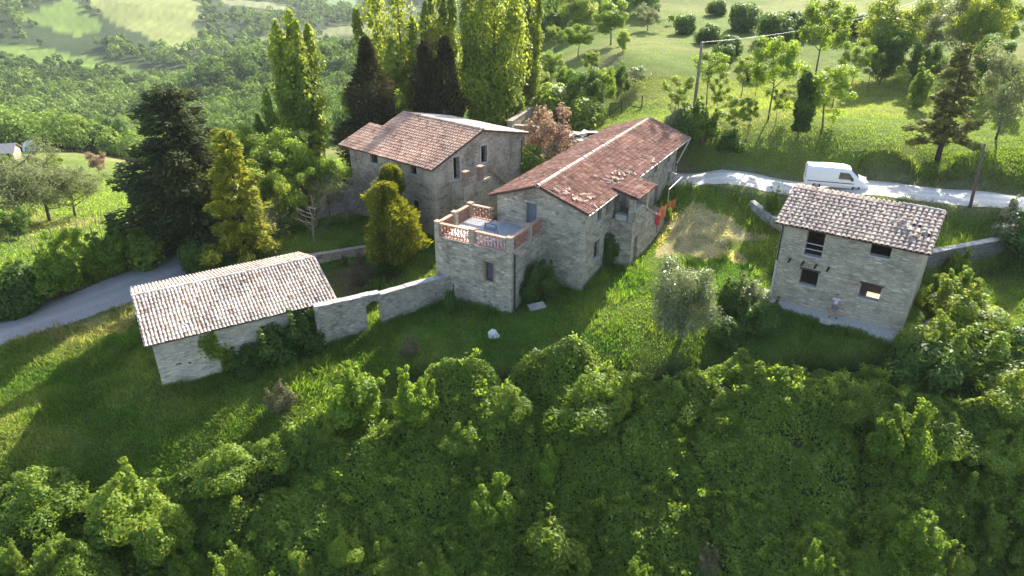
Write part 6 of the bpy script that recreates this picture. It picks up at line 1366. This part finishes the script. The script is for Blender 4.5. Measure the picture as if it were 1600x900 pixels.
# ------------------------------------------------------------------ the far left field: tent, hut, table, car
g = ground(50, 236); tt = thing('white_tent', 'white domed tent with a pointed porch in the far left field', 'tent', g)
TW = simple('white_canvas', (.78, .78, .80), .8, var=.06); m = MB(); m.lathe(g-Z1*.1, [(1.75, 0), (1.72, .9), (1.4, 1.75), (.85, 2.35), (.25, 2.6), (.01, 2.62)], 14); m.build('dome', TW, tt, True)
m = MB(); m.face([g+Vector((1.3, -.8, 1.6)), g+Vector((2.6, -1.3, .1)), g+Vector((2.7, .1, .1)), g+Vector((1.3, .5, 1.8))]); m.face([g+Vector((1.3, -.8, 1.6)), g+Vector((.9, -1.5, 0)), g+Vector((2.6, -1.3, .1))]); m.build('porch', TW, tt)
m = MB(); m.face([g+Vector((-.4, -1.74, 0)), g+Vector((.4, -1.74, 0)), g+Vector((.3, -1.62, 1.5)), g+Vector((-.3, -1.62, 1.5))]); m.build('door_flap', simple('grey_canvas', (.35, .35, .36), .8), tt)
g = ground(13, 252); hu = thing('stone_hut', 'small grey hut with a sloping roof cut by the left edge of the photo', 'hut', g)
ux, uy = Vector((.97, .25, 0)), Vector((-.25, .97, 0)); m = MB()
wall_panel(m, g-ux*3.2, ux, -uy, 4.4, g.z-.8, [(0, g.z+1.7), (4.4, g.z+1.7)], [(3.2, 4.0, g.z, g.z+1.5)], .4); wall_panel(m, g+ux*1.2, uy, ux, 4, g.z-.8, [(0, g.z+1.7), (2, g.z+2.9), (4, g.z+1.7)], (), .4); wall_panel(m, g-ux*3.2, uy, -ux, 4, g.z-.8, [(0, g.z+1.7), (2, g.z+2.9), (4, g.z+1.7)], (), .4); wall_panel(m, g-ux*3.2+uy*4, ux, uy, 4.4, g.z-.8, g.z+1.7, (), .4)
m.build('wall', ST_B, hu)
for s in (0, 1): m = MB(); e = g-ux*3.5+(-uy*.35 if s == 0 else uy*4.35)+Z1*1.58; u_ = (uy if s == 0 else -uy)*2.37+Z1*1.42; m.box(e, ux*5, u_, Z1*.1); m.build('roof', simple('grey_roof_sheet', (.30, .29, .28), .8, var=.2), hu)
g = ground(140, 240); tb_ = thing('wooden_table', 'weathered round wooden table in the far left field', 'table', g)
m = MB(); m.lathe(g+Z1*.75, [(.01, 0), (1.5, 0), (1.5, .12), (.01, .14)], 14); m.build('table_top', simple('weathered_boards', (.34, .24, .19), .85, var=.25), tb_)
for a in range(4): m = MB(); q = g+Vector((math.cos(a*1.57+.5)*.9, math.sin(a*1.57+.5)*.9, 0)); m.tube([q-Z1*.3, q+Z1*.78], .08); m.build('leg', WOOD_D, tb_)
g = ground(73, 230); cs_ = [S_(-2.0, .3, .8, .85, .88, .75, .78, .7, .5), S_(-1.9, .25, .85, 1.0, 1.05, .78, .82, .72, .5), S_(-1.2, .25, .85, 1.35, 1.42, .78, .84, .68, .5), S_(.3, .25, .85, 1.36, 1.44, .78, .84, .66, .5), S_(1.0, .25, .85, .93, .96, .78, .84, .76, .55), S_(1.9, .28, .72, .78, .82, .75, .78, .68, .5), S_(2.0, .32, .6, .66, .7, .7, .7, .6, .4)]
vehicle('parked_car', 'small black car parked right beside the white tent', 'car', g+Z1*.03, Vector((.9, -.3, 0)), simple('black_paint', (.025, .027, .03), .25, var=.05, spec=.5), cs_, [[(-1.3, .845, .88), (.75, .845, .88), (.25, .70, 1.32), (-1.05, .71, 1.32)]], [('windscreen', [(.95, -.6, .985), (.95, .6, .985), (.36, .5, 1.43), (.36, -.5, 1.43)])], (-1.25, 1.25), .3, [(1.9, .55, .68, .12, .22, .1)], [(-1.98, .6, .78, .05, .2, .12)], .82)
# ------------------------------------------------------------------ the man at the small house
SKIN = simple('skin', (.45, .27, .19), .6, var=.05); SHIRT = simple('pale_pink_shirt', (.62, .56, .58), .85, var=.06); SHORT = simple('blue_shorts', (.12, .17, .25), .85, var=.1); HAIRM = simple('dark_hair', (.02, .015, .012), .7); SHOE = simple('dark_shoes', (.025, .025, .03), .7)
def skin_obj(name, pts, edges, mat, parent, root=0, sub=2):
    me = bpy.data.meshes.new(name); me.from_pydata([p[:3] for p in pts], edges, []); me.materials.append(mat)
    o = bpy.data.objects.new(name, me); COL.objects.link(o); o.parent = parent
    sk = o.modifiers.new('skin', 'SKIN'); sk.use_smooth_shade = True; ly = me.skin_vertices[0] if me.skin_vertices else None
    if ly is None:
        bpy.context.view_layer.objects.active = o; ly = me.skin_vertices[0]
    for i, p in enumerate(pts): ly.data[i].radius = (p[3], p[4] if len(p) > 4 else p[3]); ly.data[i].use_root = (i == root)
    sb = o.modifiers.new('soft', 'SUBSURF'); sb.levels = sub; sb.render_levels = sub
    return o
ppos = R0+RD*4.45-RN*.52+Z1*.03
pm = thing('person', 'man in pale shirt and blue shorts holding a controller by the small house', 'person', ppos)
fc = Vector((-ppos.x, -ppos.y)); pm.rotation_euler = (0, 0, math.atan2(fc.y, fc.x)+math.pi/2)      # local -Y looks at the camera
V = [(0, 0, .96, .135, .11), (0, .01, 1.12, .125, .095), (0, 0, 1.32, .155, .105), (0, 0, 1.44, .09, .075), (0, -.01, 1.52, .055, .055), (0, -.02, 1.60, .078, .085), (0, -.02, 1.69, .085, .10), (0, -.01, 1.76, .06, .07)]
E_ = [(0, 1), (1, 2), (2, 3), (3, 4), (4, 5), (5, 6), (6, 7)]
def add(p, frm): V.append(p); E_.append((frm, len(V)-1)); return len(V)-1
add((0, -.125, 1.635, .016, .016), 5)
for s in (-1, 1):
    add((s*.092, -.01, 1.64, .014, .022), 5)
    a = add((s*.17, 0, 1.42, .062, .06), 3); a = add((s*.235, .02, 1.28, .05, .05), a); a = add((s*.27, .0, 1.14, .042, .042), a); a = add((s*.20, -.15, 1.08, .034, .034), a); a = add((s*.125, -.25, 1.07, .026, .022), a); h = add((s*.095, -.30, 1.08, .034, .018), a)
    for k, (dx, dy, dz, L) in enumerate(((-.55, -.75, .35, .05), (-.75, -.6, .12, .065), (-.8, -.55, -.05, .07), (-.75, -.5, -.22, .062), (-.65, -.4, -.42, .05))):
        f1 = add((s*(.095+dx*.035), -.30+dy*.04, 1.08+dz*.05, .009), h); f2 = add((s*(.095+dx*(.035+L*.55)), -.30+dy*(.04+L*.3), 1.08+dz*(.05+L*.6), .0085), f1); add((s*(.095+dx*(.035+L)), -.30+dy*(.04+L*.25), 1.08+dz*(.05+L), .008), f2)
    a = add((s*.095, 0, .88, .10, .10), 0); a = add((s*.14, -.02, .68, .082, .085), a); a = add((s*.175, -.03, .50, .058, .062), a); a = add((s*.195, .0, .32, .055, .06), a); a = add((s*.205, .02, .10, .036, .042), a); a = add((s*.215, -.03, .055, .042, .045), a); add((s*.235, -.16, .04, .038, .03), a)
body = skin_obj('body', V, E_, SKIN, pm)
V2 = [(0, 0, .97, .155, .125), (0, .01, 1.12, .145, .115), (0, 0, 1.32, .172, .122), (0, 0, 1.45, .10, .085)]; E2 = [(0, 1), (1, 2), (2, 3)]
for s in (-1, 1): n0 = len(V2); V2 += [(s*.18, 0, 1.425, .078, .076), (s*.245, .02, 1.27, .068, .068)]; E2 += [(3, n0), (n0, n0+1)]
skin_obj('shirt', V2, E2, SHIRT, pm, 1)
V3 = [(0, 0, .97, .145, .122)]; E3 = []
for s in (-1, 1): n0 = len(V3); V3 += [(s*.10, 0, .86, .118, .118), (s*.15, -.02, .62, .10, .105)]; E3 += [(0, n0), (n0, n0+1)]
skin_obj('shorts', V3, E3, SHORT, pm)
for s in (-1, 1): skin_obj('shoe', [(s*.205, .06, .05, .045, .05), (s*.218, -.05, .05, .05, .05), (s*.24, -.19, .04, .045, .035)], [(0, 1), (1, 2)], SHOE, pm)
skin_obj('hair', [(0, .03, 1.63, .075, .06), (0, .015, 1.71, .097, .10), (0, -.01, 1.78, .075, .085)], [(0, 1), (1, 2)], HAIRM, pm)
rot = Matrix.Rotation(pm.rotation_euler[2], 3, 'Z'); c = ppos+rot@Vector((0, -.335, 1.085))
m = MB(); m.cbox(c, rot@Vector((1, 0, 0)), rot@Vector((0, 1, 0)), Z1, (.15, .09, .035)); m.tube([c+rot@Vector((-.05, -.04, .015)), c+rot@Vector((-.05, -.05, .11))], .008); m.tube([c+rot@Vector((.05, -.04, .015)), c+rot@Vector((.05, -.05, .11))], .008)
tag(origin_to(m.build('remote_controller', BLKP), c), 'small black remote controller in the hands of the man', 'controller')
# ------------------------------------------------------------------ air: haze over the valley
hm = bpy.data.materials.new('valley_haze'); hm.use_nodes = True; n = hm.node_tree.nodes; n.remove(n['Principled BSDF'])
pv = n.new('ShaderNodeVolumePrincipled'); pv.inputs['Color'].default_value = (.86, .92, 1, 1); pv.inputs['Density'].default_value = .00011; pv.inputs['Anisotropy'].default_value = .25
hm.node_tree.links.new(pv.outputs[0], n['Material Output'].inputs['Volume'])
zmin = float(_Z.min())-1; zmax = max(float(_Z.max()), 30)+2
m = MB(); m.box((-9500, -60, zmin), (19000, 0, 0), (0, 5400, 0), (0, 0, zmax-zmin)); hz = m.build('haze', hm); hz['kind'] = 'stuff'
